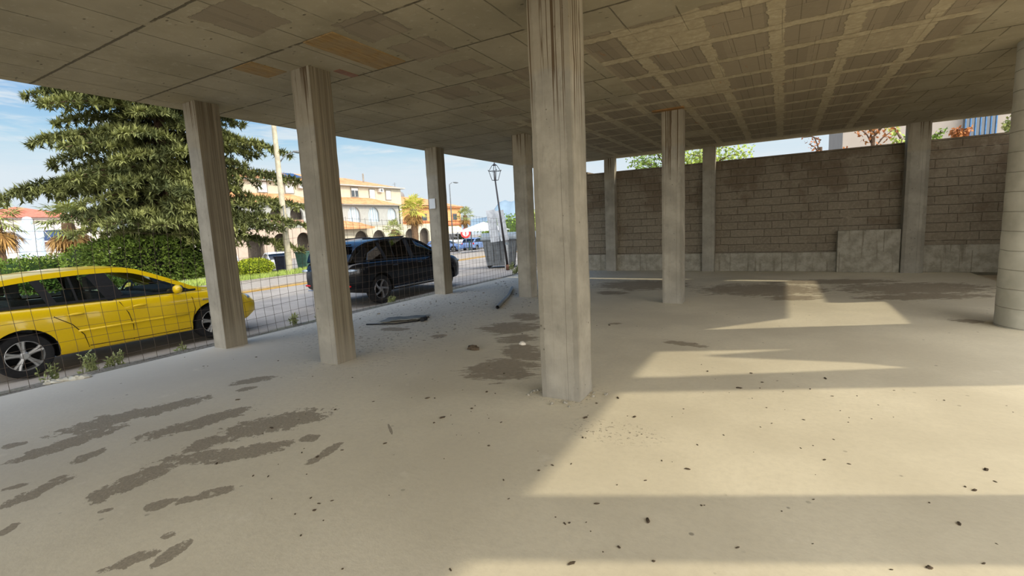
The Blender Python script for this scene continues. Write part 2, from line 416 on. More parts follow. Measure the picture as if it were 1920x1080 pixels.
# ------------------------------------------------------------------ shell
struct(MB().box((-7.22, -4.5, -.32), (3.7, 14.5, 0)).build('floor', M['floor']))
sb = MB()
sb.prism([(-7.48, -4.5), (3.55, -4.5), (3.55, 8.7), (4.9, 10.2), (4.9, 14.48), (-7.40, 14.48), (-7.44, 7.3), (-7.48, 7.0)], HC, HC+.32, axis='z')
struct(sb.build('ceiling', M['ceil']))
wl = MB().box((-5.6, 14.44, 0), (4.7, 14.62, 3.02)); struct(wl.build('wall_back', M['wall']))
struct(MB().box((4.6, 14.44, 0), (8.6, 14.62, 3.02)).build('wall_back_extension', M['wall']))
struct(MB().box((-5.6, 14.62, -.3), (-5.42, 18.5, 3.1)).build('wall_back_return', M['wall']))
struct(MB().box((-5.42, 14.36, 0), (1.19, 14.44, .495)).build('plinth_back', M['plinth'], bevel=.01))
struct(MB().box((2.86, 14.36, 0), (4.7, 14.44, .63)).build('plinth_back_right', M['plinth'], bevel=.01))
rw = MB().prism([(6.95, -.3), (9.2, -.3), (9.2, 5.), (8.45, 5.), (8.35, 3.0), (8.1, 3.9), (7.75, 3.0), (7.45, 2.6), (7.32, 4.0), (7.32, 5.), (6.95, 5.)], 4.75, 4.95, axis='x')  # added wall out of view, cutouts shaped to throw light wedges on the floor
rw.box((4.75, 9.2, -.3), (4.95, 11.4, 2.3)); rw.box((4.75, 11.4, -.3), (4.95, 14.4, 2.9))
struct(rw.build('shade_wall_right', M['wall']))

b = MB().box((1.19, 14.22, 0), (2.42, 14.435, 1.03))
tag(b.build('concrete_block', M['plinth'], bevel=.012), 'low grey concrete block box against the back wall, left of a column', 'concrete block')

def square_column(x0, x1, y0, y1, mt, label, foot=True):
    cx, cy = (x0+x1)/2, (y0+y1)/2; hx, hy = (x1-x0)/2, (y1-y0)/2
    mb = MB(); nz = 34; n = 8; rg = random.Random(int(abs(x0*100)+y0*10))
    ring = []
    for i in range(n): ring.append((-1+2*i/n, -1))
    for i in range(n): ring.append((1, -1+2*i/n))
    for i in range(n): ring.append((1-2*i/n, 1))
    for i in range(n): ring.append((-1, 1-2*i/n))
    vs = []; fs = []; L = len(ring)
    for k in range(nz+1):
        z = HC*k/nz
        for (a, b_) in ring:
            p = Vector((cx+a*hx, cy+b_*hy, z)); e = 1+.022*mnoise.noise(p*5.)+.012*mnoise.noise(p*17.)
            ch = 0.985 if abs(a) == 1 and abs(b_) == 1 else 1
            step = 1.0 if z < 2.78 else 1.012
            vs.append((a*hx*e*ch*step, b_*hy*e*ch*step, z))
    for k in range(nz):
        for i in range(L): fs.append((k*L+i, k*L+(i+1) % L, (k+1)*L+(i+1) % L, (k+1)*L+i))
    fs.append(tuple(range(L))[::-1]); fs.append(tuple(range(nz*L, nz*L+L)))
    mb.add(vs, fs)
    o = mb.build('concrete_column', mt, loc=(cx, cy, 0), smooth=True, autosm=35)
    tag(o, label, 'column', 'square concrete columns'); return o
square_column(-7.15, -6.85, 3.70, 4.02, M['colwood_shade'], 'square concrete column beside the front of the yellow car')
square_column(-4.89, -4.58, 3.73, 4.02, M['colwood_shade'], 'square concrete column with stained head between yellow car and black car')
square_column(-1.86, -1.495, 3.70, 4.02, M['coldrip'], 'large nearest square column in the middle with dark drips at its head')
square_column(-7.25, -6.925, 8.90, 9.20, M['colwood_shade'], 'square concrete column in front of the black car bonnet, paper sheet stuck on it')
square_column(-4.95, -4.64, 8.93, 9.22, M['col'], 'square concrete column beside the grey pipe and the grey container')
square_column(-1.89, -1.545, 8.83, 9.14, M['coldrip'], 'square concrete column standing free before the back wall, rust stained head')
square_column(-4.74, -4.43, 14.22, 14.46, M['col'], 'square concrete column at the left end of the back wall')
square_column(-1.95, -1.63, 14.22, 14.46, M['col'], 'slim square column against the middle of the back wall')
square_column(2.43, 2.84, 14.15, 14.46, M['col'], 'square column at the back wall beside the concrete block box')
def round_column(x, y, r_, label):
    mb = MB(); n = 40; prof = [(0.01, 0)]+[(r_*(1+.006*math.sin(k*2.1)), HC*k/40) for k in range(41)]
    mb.lathe(prof, n); o = mb.build('round_column', M['round'], loc=(x, y, 0), smooth=True, autosm=50)
    tag(o, label, 'column'); return o
round_column(2.72, 8.15, .345, 'thick round concrete column at the right edge with ring marks')
round_column(3.05, 3.95, .27, 'round concrete column to the right of the view')
# paper sheet on column 3
tag(MB().box((-7.20, 8.872, 2.02), (-7.03, 8.886, 2.25)).build('paper_notice', mat('paper', lin(205, 208, 208), .8)), 'blank whitish paper sheet stuck on the column before the black car', 'paper')

# plywood left in the soffit
def m_ply(g):
    P = g.world(); x, y, z = g.xyz(P)
    n = g.noise(g.vec(x*14, y*1.5, 0.), 2., 6, .7); n2 = g.noise(P, 5., 4)
    c = g.mix(g.sm(n, .35, .65), lin(128, 100, 58), lin(158, 130, 84))
    return g.mix(g.sm(n2, .4, .6)*.6, c, lin(140, 122, 90))
M['ply'] = mat('plywood', rough=.8, fn=m_ply)
tag(MB().box((-4.07, 3.28, HC-.012), (-3.66, 4.27, HC)).build('plywood_panel', M['ply']), 'large orange plywood board left in the soffit beside the column head', 'plywood board')
tag(MB().box((-5.28, 3.30, HC-.008), (-4.94, 3.72, HC)).build('plywood_panel', M['ply']), 'small ochre plywood piece in the soffit left of the column head', 'plywood board')
tag(MB().box((-4.52, 4.02, HC-.008), (-4.42, 4.3, HC)).build('plywood_panel', simple('redwood', (138, 100, 82))), 'narrow reddish wood strip in the soffit right of the column head', 'plywood board')
tag(MB().box((-2.02, 8.70, HC-.02), (-1.5, 8.83, HC)).build('plywood_panel', simple('rustwood', (136, 100, 56))), 'rusty orange board around the head of the free standing column', 'plywood board')

# ------------------------------------------------------------------ ground outside
GZ = -.25
def m_asph(g):
    P = g.world(); n = g.noise(P, 30., 5, .7); n2 = g.noise(P, .8, 4)
    c = g.mix(g.sm(n2, .35, .65), lin(130, 124, 116), lin(148, 141, 132))
    return g.mix(g.sm(n, .4, .7)*.3, c, lin(112, 110, 108))
def m_pave(g):
    P = g.world(); x, y, z = g.xyz(P); n = g.noise(P, 8., 4)
    c = g.mix(g.sm(n, .3, .7), lin(138, 130, 119), lin(152, 144, 133))
    j = g.mx(g.sm(g.absf(g.fract(x/.4)-.5), .48, .49), g.sm(g.absf(g.fract(y/.4)-.5), .48, .49))
    return g.mix(j*.3, c, lin(100, 92, 84))
def m_gravel(g):
    P = g.world(); n = g.noise(P, 26., 6, .75); n2 = g.noise(P, 2.2, 4)
    c = g.mix(g.sm(n, .35, .65), lin(98, 92, 80), lin(146, 138, 124))
    c = g.mix(g.sm(n2, .52, .66)*.4, c, lin(112, 116, 78))
    return {'Base Color': c, 'Normal': g.bump(n, .6, .03)}
def m_grass(g):
    P = g.world(); n = g.noise(P, 14., 5, .7); n2 = g.noise(P, .9, 3)
    c = g.mix(g.sm(n, .35, .65), lin(58, 72, 30), lin(92, 104, 50))
    return g.mix(g.sm(n2, .5, .7)*.4, c, lin(110, 108, 70))
M['asph'] = mat('asphalt', rough=.9, spec=.2, fn=m_asph)
M['pave'] = mat('paving', rough=.9, spec=.2, fn=m_pave)
M['gravel'] = mat('gravel_strip', rough=.95, fn=m_gravel)
M['grass'] = mat('grass_ground', rough=.95, fn=m_grass)
M['ykerb'] = simple('yellow_kerb_paint', (160, 128, 66), var=.2, scale=9)
M['kerb'] = simple('kerb_stone', (126, 121, 111), var=.2, scale=12)
def grid_ground(name, x0, x1, y0, y1, zf, m_, nx=40, ny=40):
    mb = MB(); vs = []; fs = []
    for i in range(nx+1):
        for j in range(ny+1):
            x = x0+(x1-x0)*i/nx; y = y0+(y1-y0)*j/ny; vs.append((x, y, zf(x, y)))
    for i in range(nx):
        for j in range(ny):
            a = i*(ny+1)+j; fs.append((a, a+ny+1, a+ny+2, a+1))
    mb.add(vs, fs); o = mb.build(name, m_, smooth=True); struct(o); return o
def terr(x, y):
    if x > -20: return GZ-.02
    t = min(1, (-20-x)/12.); return GZ-.02-(t*t*(3-2*t))*.85
grid_ground('ground', -140, 60, -60, 140, lambda x, y: min(terr(x, y), GZ-.02), M['asph'], 80, 40)
struct(MB().box((-7.62, -4.5, -.32), (-7.22, 14.5, -.035)).build('ground_verge', M['gravel']))
struct(MB().box((-8.02, -12, -.32), (-7.62, 15.2, -.11)).build('kerb', M['kerb'], bevel=.015))
struct(MB().box((-15.9, -20, GZ-.02), (-15.55, 60, GZ+.006)).build('kerb_marking', M['ykerb']))
struct(MB().box((-18.6, -20, GZ-.02), (-15.9, 60, GZ+.07)).build('sidewalk', M['pave'], bevel=.02))
struct(MB().box((-18.75, -20, GZ-.02), (-18.6, 26, GZ+.12)).build('kerb_garden', M['kerb'], bevel=.02))
grid_ground('ground_lawn', -26, -18.75, -12, 24, lambda x, y: terr(x, y)+.09+.03*math.sin(x*1.3+y), M['grass'], 20, 30)
struct(MB().box((3.7, -30, -.4), (30, 14.4, -.06)).build('ground_yard', simple('yard_dirt', (196, 180, 150))))
struct(MB().box((-5.6, 14.62, -.5), (40, 60, .2)).build('ground_behind', simple('yard_dirt_back', (160, 150, 124))))
struct(MB().box((-8.0, 15.2, -.32), (-5.6, 17.6, -.14)).build('ground_corner', M['gravel']))

# ------------------------------------------------------------------ object materials
M['glass'] = mat('car_glass', lin(150, 175, 172), .03, spec=.6, Transmission_Weight=1.0, IOR=1.02, Alpha=.55)
def thin_glass(name, tint, tr=.75):
    m = bpy.data.materials.new(name); m.use_nodes = True; nt = m.node_tree; n = nt.nodes; l = nt.links
    n.clear(); o = n.new('ShaderNodeOutputMaterial'); t = n.new('ShaderNodeBsdfTransparent'); gl = n.new('ShaderNodeBsdfGlossy'); mx = n.new('ShaderNodeMixShader'); fr = n.new('ShaderNodeFresnel')
    t.inputs[0].default_value = tint; gl.inputs['Roughness'].default_value = .02; fr.inputs[0].default_value = 1.5
    ad = n.new('ShaderNodeMath'); ad.operation = 'MULTIPLY_ADD'; l.new(fr.outputs[0], ad.inputs[0]); ad.inputs[1].default_value = 1; ad.inputs[2].default_value = 1-tr
    l.new(ad.outputs[0], mx.inputs[0]); l.new(t.outputs[0], mx.inputs[1]); l.new(gl.outputs[0], mx.inputs[2]); l.new(mx.outputs[0], o.inputs[0])
    return m
M['glass'] = thin_glass('car_glass', (.72, .84, .82, 1), .98)
M['glassdark'] = thin_glass('tinted_glass', (.10, .12, .13, 1), .97)
def paint(name, c, coat=.5, rough=.28):
    return mat(name, lin(*c), rough, spec=.3, fn=lambda g: g.mix(g.noise(g.coord(), 30., 2)*.1, lin(*c), (.02, .02, .02, 1)), Coat_Weight=coat, Coat_Roughness=.04)
M['yellow'] = paint('yellow_paint', (206, 172, 4)); M['black'] = paint('black_paint', (4, 5, 8), .35, .25)
M['whitep'] = paint('white_paint', (205, 208, 210)); M['bluep'] = paint('blue_paint', (84, 112, 160)); M['bluep2'] = paint('light_blue_paint', (110, 134, 176)); M['greenp'] = paint('dark_teal_paint', (40, 56, 60))
M['rubber'] = simple('rubber', (24, 24, 25), .85, scale=30)
M['trimblk'] = simple('black_trim', (20, 20, 22), .5, scale=20)
M['rim'] = mat('alloy', lin(150, 150, 148), .35, .6, fn=lambda g: g.mix(g.noise(g.coord(), 12., 3)*.4, lin(160, 160, 158), lin(96, 94, 90)))
M['rimdark'] = mat('dark_alloy', lin(60, 60, 62), .3, .7, fn=lambda g: g.mix(g.noise(g.coord(), 12., 3)*.3, lin(140, 140, 142), lin(96, 96, 98)))
M['int'] = simple('cabin_fabric', (44, 46, 50), .9, scale=20)
M['lamp'] = mat('headlight', lin(190, 200, 205), .1, .3, fn=lambda g: g.mix(g.vor(g.coord(), 14.), lin(90, 100, 108), lin(205, 214, 218)))
M['red'] = simple('red_lens', (170, 22, 22), .25, scale=40)
M['chrome'] = mat('chrome', lin(210, 212, 214), .15, 1., fn=lambda g: g.mix(g.noise(g.coord(), 8., 2)*.2, lin(220, 222, 224), lin(150, 152, 154)))
M['gap'] = simple('panel_gap', (8, 8, 8), .9)
M['gapy'] = simple('panel_gap_yellow', (58, 44, 8), .9)

def interp(tab, x):
    xs = [t[0] for t in tab]; zs = [t[1] for t in tab]; return float(np.interp(x, xs, zs))
def sint(tab, x, w=.06):
    return (interp(tab, x-w)+2*interp(tab, x)+interp(tab, x+w))/4

def car(name, p, label, cat, loc, rz, group=None, detail=2):
    """local frame: +x forward, origin on the ground below mid wheelbase; right side is -y"""
    root = empty(name, loc, rz); tag(root, label, cat, group)
    L0, L1, W, H = p['x0'], p['x1'], p['W'], p['H']; wb, rw_ = p['wb'], p['r']
    deck, bot, roof = p['deck'], p['bot'], p['roof']
    xa, xb = roof[0][0], roof[-1][0]
    N = 64 if detail > 1 else 36
    def hw(x):
        k = 1.0
        for e, s_ in ((L0, 1), (L1, -1)):
            t = (x-e)*s_/.55
            if t < 1: k = min(k, 1-.26*(1-max(t, 0))**2.4)
        return W/2*k
    def sec(x):
        zb, zt = sint(bot, x), sint(deck, x); h = zt-zb; w_ = hw(x)
        return [(0, zb), (w_*.78, zb), (w_*.93, zb+.03), (w_*.972, zb+.12*h), (w_*.985, zb+.28*h), (w_*.99, zb+.42*h), (w_*1.0, zb+.60*h), (w_*.995, zb+.76*h), (w_*.975, zb+.88*h), (w_*.945, zt-.035), (w_*.90, zt-.008), (w_*.84, zt), (w_*.45, zt+.018), (0, zt+.024)]
    def ys(x, z):
        s_ = sec(x)[2:12]; zz = [q[1] for q in s_]; return float(np.interp(z, zz, [q[0] for q in s_]))
    mb = MB(); xs = [L0+(L1-L0)*(.5-.5*math.cos(math.pi*i/N)) for i in range(N+1)]
    vs = []; K = None
    for x in xs:
        s_ = sec(x); full = [(y, z) for y, z in s_]+[(-y, z) for y, z in s_[-2:0:-1]]; K = len(full)
        vs += [(x, y, z) for y, z in full]
    nsec = len(sec(0)); o_ = len(mb.v); mb.v += vs
    for i in range(N):
        xm = (xs[i]+xs[i+1])/2
        for k in range(K):
            f = (i*K+k, (i+1)*K+k, (i+1)*K+(k+1) % K, i*K+(k+1) % K)
            topk = (nsec-3 <= k <= nsec)
            mb.f.append(f); mb.mi.append(1 if (topk and xa+.15 < xm < xb-.1) else 0)
    mb.f.append(tuple(range(K))); mb.mi.append(0); mb.f.append(tuple(range(N*K, N*K+K))[::-1]); mb.mi.append(0)
    body = mb.build('body', [p['paint'], M['int'], M['gap']], root, smooth=True, merge=True, autosm=40)
    # wheel wells cut out of the body
    cut = MB()
    for sx in (-wb/2, wb/2):
        cut.lathe([(0, -W/2-.1), (rw_+.055, -W/2-.1), (rw_+.055, -W/2+.27), (0, -W/2+.27)], 36, (sx, 0, rw_), 'y')
        cut.lathe([(0, W/2-.27), (rw_+.055, W/2-.27), (rw_+.055, W/2+.1), (0, W/2+.1)], 36, (sx, 0, rw_), 'y')
    co = cut.build('cutter', M['gap'], merge=True); co.parent = root
    md = body.modifiers.new('b', 'BOOLEAN'); md.object = co; md.operation = 'DIFFERENCE'; md.solver = 'EXACT'
    try: md.material_mode = 'TRANSFER'
    except Exception: pass
    dg = bpy.context.evaluated_depsgraph_get(); dg.update()
    me2 = bpy.data.meshes.new_from_object(body.evaluated_get(dg)); body.modifiers.clear(); body.data = me2
    bpy.data.objects.remove(co)
    # greenhouse
    belt = p['belt']
    def gh(x):
        zr = sint(roof, x, .05); zb = min(interp(belt, x)-.02, zr-.001); hb = hw(x)*.93
        def yy(z): return hb*(1-.19*max(0, (z-zb))/(H-.9)*1.0)
        return zb, zr, yy
    NG = 40; g1 = MB(); gx = [xa+(xb-xa)*i/NG for i in range(NG+1)]; vs = []
    secs = []
    for x in gx:
        zb, zr, yy = gh(x); h = zr-zb; yt = yy(zr)
        half = [(yy(zb), zb), (yy(zb+h*.5), zb+h*.5), (yy(zr-h*.10), zr-h*.10), (yt*.965, zr-h*.02), (yt*.9, zr+.004), (yt*.45, zr+.02*min(1, h*4)), (0, zr+.026*min(1, h*4))]
        secs.append(half+[(-y, z) for y, z in half[-2::-1]])
    K2 = len(secs[0])
    rx0, rx1 = p['rooftop']
    for part, mt_, nm in ((0, p.get('glass', M['glass']), 'windows'), (1, p['paint'], 'roof')):
        q = MB(); q.v = [(gx[i], y, z+(.004 if part else 0)) for i in range(NG+1) for y, z in secs[i]]
        for i in range(NG):
            xm = (gx[i]+gx[i+1])/2
            for k in range(K2-1):
                top = 2 <= k <= K2-4; rf = top and rx0 < xm < rx1
                if rf == bool(part): q.f.append((i*K2+k, (i+1)*K2+k, (i+1)*K2+k+1, i*K2+k+1)); q.mi.append(0)
        q.build(nm, mt_, root, smooth=True)
    # pillars, rails mapped on the side glass
    def strip(nm, mt_, pts, w0, off=.010):
        """pts (x,z) polyline; ribbon of width w0 conforming to the side, one part per side"""
        for sg in (-1, 1):
            dst = MB(); o1 = []
            for i, (x, z) in enumerate(pts):
                a = pts[max(i-1, 0)]; c_ = pts[min(i+1, len(pts)-1)]; t = Vector((c_[0]-a[0], c_[1]-a[1])).normalized(); nn = Vector((-t.y, t.x))
                ww = w0 if not isinstance(w0, (list, tuple)) else w0[i]
                for s2 in (-1, 1):
                    X, Z = x+nn.x*ww*s2/2, z+nn.y*ww*s2/2
                    X = min(max(X, xa), xb); Z = min(Z, sint(roof, X, .05)+.004)
                    _, zr, yy = gh(X); o1.append((X, sg*(yy(Z)+off), Z)); o1.append((X, sg*(yy(Z)-.02), Z))
            fs = []
            for i in range(len(pts)-1):
                a = i*4; fs += [(a, a+4, a+6, a+2), (a, a+1, a+5, a+4), (a+2, a+6, a+7, a+3)]
            fs += [(0, 2, 3, 1), tuple(len(o1)-4+k for k in (0, 1, 3, 2))]
            dst.add(o1, fs); dst.build(nm, mt_, root)
    rail = [(x, sint(roof, x, .05)-p.get('railw', .05)*.45) for x in np.linspace(xa+.02, xb-.02, 44)]
    strip('roof_side_rail', p['paint'], rail, p.get('railw', .05))
    zmid = lambda x: interp(belt, x)
    for (xb0, xb1, ww, blk) in p['pillars']:
        z0_ = zmid(xb0); z1_ = sint(roof, xb1, .05)-.05
        strip('window_pillar', M['trimblk'] if blk else p['paint'], [(xb0+(xb1-xb0)*t, z0_+(z1_-z0_)*t) for t in (0, .25, .5, .75, 1)], ww, .007)
    for poly in p.get('panels', []):
        strip('rear_pillar', p['paint'], [(a, c_) for a, c_, _ in poly], [w__ for _, _, w__ in poly], .011)
    strip('window_seal', M['trimblk'], [(x, zmid(x)+.01) for x in np.linspace(xa+.12, xb-.1, 16)], .03, .013)
    # wheels
    for sx in (-wb/2, wb/2):
        for sg in (-1, 1):
            if detail < 2 and sg == 1: pass
            ye = sg*(W/2-.03)
            t = MB().lathe([(rw_*.66, -.09), (rw_*.80, -.105), (rw_*.95, -.10), (rw_, -.07), (rw_, .07), (rw_*.95, .10), (rw_*.80, .105), (rw_*.66, .09), (rw_*.66, -.09)], 40, (0, 0, 0), 'y')
            ty = t.build('tyre', M['rubber'], root, smooth=True, autosm=40, loc=(sx, ye-sg*.11, rw_))
            rm = MB(); R_ = rw_*.69
            rm.lathe([(R_, -.10), (R_, .085), (R_*.93, .095), (R_*.90, .07), (R_*.89, -.08)], 40, (0, 0, 0), 'y')
            rm.lathe([(R_*.88, -.05), (.001, -.05)], 24, (0, 0, 0), 'y', 1)
            ns = 5; tw = p.get('twist', 0)
            for k in range(ns):
                a = 2*math.pi*k/ns+.2
                for dd in ((-.16, .16) if p.get('dbl', True) else (0,)):
                    pa = []
                    for t_ in (0.16, .4, .7, .95):
                        aa = a+dd*(t_*.9)+tw*t_; pa.append((R_*t_*math.cos(aa), .065+.012*t_, R_*t_*math.sin(aa)))
                    rm.tube(pa, [.026*rw_/.3, .022*rw_/.3, .020*rw_/.3, .024*rw_/.3], 6)
            rm.lathe([(R_*.26, .03), (R_*.26, .08), (R_*.18, .095), (0.001, .095)], 16, (0, 0, 0), 'y')
            ro = rm.build('rim', [p.get('rimmat', M['rim']), M['gap']], ty, smooth=True, autosm=40)
            if sg < 0: ro.rotation_euler = (0, 0, math.pi)
    # mapped details
    def path(part, pts, r_, m_, both=True, parent=None):
        for sg in (-1, 1):
            q = MB(); q.tube([(x, sg*(ys(x, z)+.001), z) for x, z in pts], r_, 6); q.build(part, m_, parent or root, smooth=True)
    for pts in p.get('gaps', []): path('door_gap', pts, .0065, p.get('gapm', M['gap']))
    for pts in p.get('trims', []): path('side_moulding', pts, .018, p['paint'])
    if detail > 1:
        for hx, hz in p['handles']:
            for sg in (-1, 1):
                q = MB(); y = ys(hx, hz); q.ball((hx, sg*(y+.012), hz), (.10, .018, .020), 12, 6); q.build('door_handle', p['paint'], root, smooth=True)
        mx_, mz_ = p['mirror']
        for sg in (-1, 1):
            y = ys(mx_, interp(deck, mx_)-.08); q = MB(); q.ball((mx_, sg*(y+.10), mz_), (.07, .11, .075), 12, 8)
            q.tube([(mx_+.03, sg*(y-.03), mz_-.05), (mx_+.02, sg*(y+.04), mz_-.03)], .025, 6)
            mo = q.build('wing_mirror', p['paint'], root, smooth=True)
            MB().ball((mx_+.045, sg*(y+.10), mz_), (.035, .10, .068), 10, 6).build('mirror_housing_back', M['trimblk'], mo, smooth=True)
        # seats
        st = MB()
        for sx in p['seats']:
            for sy in (-.38, .38):
                q = MB(); q.box((sx-.12, sy-.24, .45), (sx+.06, sy+.24, zmid(0)+.12)); q.box((sx-.08, sy-.12, zmid(0)+.15), (sx+.02, sy+.12, zmid(0)+.36)); q.tube([(sx-.03, sy, zmid(0)+.1), (sx-.03, sy, zmid(0)+.2)], .02, 6)
                q.build('seat', M['int'], root, bevel=.05)
        q = MB(); sx = p['wheelpos']; pts = []
        for k in range(25):
            a = 2*math.pi*k/24; pts.append((sx+.08*math.sin(a), .38+.18*math.cos(a), zmid(0)+.02+.165*math.sin(a)))
        q.tube(pts, .016, 6, cap=False); q.tube([(sx, .38, zmid(0)+.02), (sx+.3, .38, zmid(0)-.08)], .03, 6); q.build('steering_wheel', M['trimblk'], root, smooth=True)
        q = MB(); q.box((p['dash']-.15, -.62, zmid(0)-.1), (p['dash']+.35, .62, zmid(0)+.06)); q.build('dashboard', M['int'], root, bevel=.04)
    for part, boxes, m_ in p.get('lights', []):
        for sg in (-1, 1):
            q = MB()
            for (x0, x1, y0, y1, z0, z1) in boxes:
                q.ball(((x0+x1)/2, sg*(y0+y1)/2, (z0+z1)/2), ((x1-x0)/2, (y1-y0)/2, (z1-z0)/2), 12, 8)
            q.build(part, m_, root, smooth=True)
    for part, boxes, m_ in p.get('extras', []):
        for a, c_ in boxes: q = MB(); q.box(a, c_); q.build(part, m_, root, bevel=.01)
    return root

hatch = dict(x0=-2.02, x1=2.14, W=1.74, H=1.44, wb=2.51, r=.315, paint=M['yellow'], glass=M['glass'],
    deck=[(-2.05, .72), (-1.98, .93), (-1.6, 1.0), (-.9, .97), (0, .955), (.75, .94), (.95, .945), (1.4, .90), (1.8, .80), (2.05, .66), (2.14, .58)],
    bot=[(-2.05, .42), (-1.9, .30), (-1.6, .24), (-.8, .20), (.8, .20), (1.5, .20), (1.9, .22), (2.14, .34)],
    belt=[(-2., 1.0), (-1.2, .985), (0, .955), (.95, .93)],
    roof=[(-1.93, .97), (-1.80, 1.12), (-1.60, 1.28), (-1.38, 1.37), (-1.0, 1.415), (-.5, 1.44), (-.1, 1.435), (.15, 1.40), (.4, 1.30), (.7, 1.15), (1.0, .99), (1.12, .93)], rooftop=(-1.5, .10),
    pillars=[(-.13, -.33, .22, True), (-.88, -1.02, .10, True), (-.60, -.64, .025, True)], railw=.075,
    panels=[[(-1.86, .98, .22), (-1.66, 1.12, .22), (-1.45, 1.30, .16)]],
    gaps=[[(.86, .93), (.93, .80), (.95, .60), (.90, .42), (.86, .26)], [(-.16, .95), (-.10, .88), (-.02, .70), (.02, .50), (.01, .27)], [(-.86, .97), (-.90, .80), (-.72, .66), (-.60, .48), (-.56, .28)], [(-.55, .30), (.0, .285), (.86, .275)]],
    gapm=M['gapy'], trims=[[(-.66, .545), (-.1, .54), (.4, .535), (.84, .53)]], handles=[(-.66, .80), (.14, .80)], mirror=(.68, .99), seats=(-.28, -1.15), wheelpos=.42, dash=.62, dbl=True,
    lights=[('headlight', [(1.70, 2.04, .50, .80, .57, .73)], M['lamp']), ('tail_light', [(-2.02, -1.82, .58, .82, .70, .92)], M['red'])],
    extras=[('number_plate_holder', [((2.12, -.26, .38), (2.15, .26, .49))], M['trimblk']), ('badge', [((1.08, -.876, .735), (1.20, -.862, .755))], M['chrome'])])
suv = dict(x0=-2.30, x1=2.30, W=1.90, H=1.62, wb=2.74, r=.365, paint=M['black'], glass=M['glassdark'],
    deck=[(-2.3, .85), (-2.24, 1.05), (-2.0, 1.10), (-1.2, 1.09), (0, 1.06), (.9, 1.05), (1.1, 1.06), (1.6, 1.02), (2.0, .93), (2.2, .78), (2.3, .66)],
    bot=[(-2.3, .45), (-2.1, .36), (-1.6, .28), (-.8, .25), (.9, .25), (1.6, .25), (2.1, .28), (2.3, .40)],
    belt=[(-2.2, 1.11), (-1.2, 1.09), (0, 1.06), (1.1, 1.04)],
    roof=[(-2.22, 1.09), (-2.12, 1.30), (-1.98, 1.46), (-1.7, 1.55), (-1.0, 1.61), (-.3, 1.62), (.1, 1.58), (.45, 1.46), (.85, 1.26), (1.2, 1.09), (1.28, 1.05)], rooftop=(-2.06, .12), railw=.055,
    pillars=[(-.10, -.25, .16, True), (-1.12, -1.30, .10, True), (-.80, -.86, .02, True)],
    panels=[[(-2.08, 1.12, .20), (-1.90, 1.24, .2), (-1.72, 1.42, .12)]],
    gaps=[[(.98, 1.03), (1.0, .7), (.93, .35)], [(-.12, 1.04), (-.05, .7), (-.03, .36)], [(-1.05, 1.06), (-.92, .80), (-.78, .5), (-.76, .38)]], gapm=M['gap'],
    handles=[(-.85, .92), (.15, .91)], mirror=(.82, 1.12), seats=(-.30, -1.15), wheelpos=.5, dash=.75, dbl=False, twist=.55, rimmat=M['rimdark'],
    lights=[('headlight', [(1.95, 2.2, .55, .90, .74, .86)], M['lamp']), ('tail_light', [(-2.33, -2.05, .60, .93, .86, .94)], M['lamp']), ('rear_reflector', [(-2.33, -2.2, .55, .80, .50, .56)], M['red'])],
    extras=[('chrome_strip', [((-2.30, -.55, .90), (-2.27, .55, .915)), ((-2.30, -.7, .38), (-2.25, .7, .42))], M['chrome']), ('rear_spoiler', [((-2.25, -.6, 1.50), (-1.95, .6, 1.53))], M['black']),
            ('roof_rail', [((-1.6, -.64, 1.62), (-.1, -.60, 1.655)), ((-1.6, .60, 1.62), (-.1, .64, 1.655))], M['trimblk']),
            ('sill_strip', [((-.95, -.955, .33), (.9, -.935, .36)), ((-.95, .935, .33), (.9, .955, .36))], M['chrome'])])
CAR_Y = car('car', hatch, 'bright yellow hatchback parked along the wire fence, seen from its right side', 'car', (-9.93, 3.52, GZ), R(90-2))
CAR_B = car('car', suv, 'shiny black crossover parked ahead of the yellow car, seen between two columns', 'car', (-9.72, 10.08, GZ), R(90+1))

sedan = dict(hatch); sedan.update(paint=M['whitep'], glass=M['glassdark'], trims=[], gapm=M['gap'], extras=[])
def far_car(paint_, x, y, z, rz, label, grp=None):
    q = dict(sedan); q['paint'] = paint_; return car('car', q, label, 'car', (x, y, z), rz, grp, detail=1)
WC1 = far_car(M['whitep'], -36.2, 20.4, -1.02, R(150), 'white parked car at the far left of the car park behind the round green bush')
far_car(M['whitep'], -33.6, 22.6, -1.05, R(155), 'white parked car with red tail light beside the dark bin')
far_car(M['whitep'], -30.4, 25.2, -1.08, R(160), 'white parked car behind the green bin')
far_car(M['bluep'], -34.0, 44.2, -1.15, R(20), 'mid blue parked car behind the railing, ahead of the black car')
far_car(M['bluep2'], -32.0, 47.4, -1.15, R(100), 'light blue parked car behind the railing')
far_car(M['greenp'], -29.0, 54.6, -1.15, R(95), 'dark teal parked car behind the green railing post')
far_car(M['greenp'], -25.2, 49.5, -1.15, R(95), 'dark parked car beside the waste containers, behind the railing')
# van
van = dict(suv); van.update(H=2.0, paint=M['whitep'], roof=[(-2.25, 1.09), (-2.2, 1.6), (-2.1, 1.95), (-1.0, 2.0), (.5, 1.98), (.9, 1.7), (1.3, 1.2), (1.45, 1.05)], rooftop=(-2.2, .6), extras=[], gaps=[], rimmat=M['rim'])
car('van', van, 'pale grey van parked behind the blue cars', 'van', (-40.5, 55.5, -1.15), R(60), detail=1)

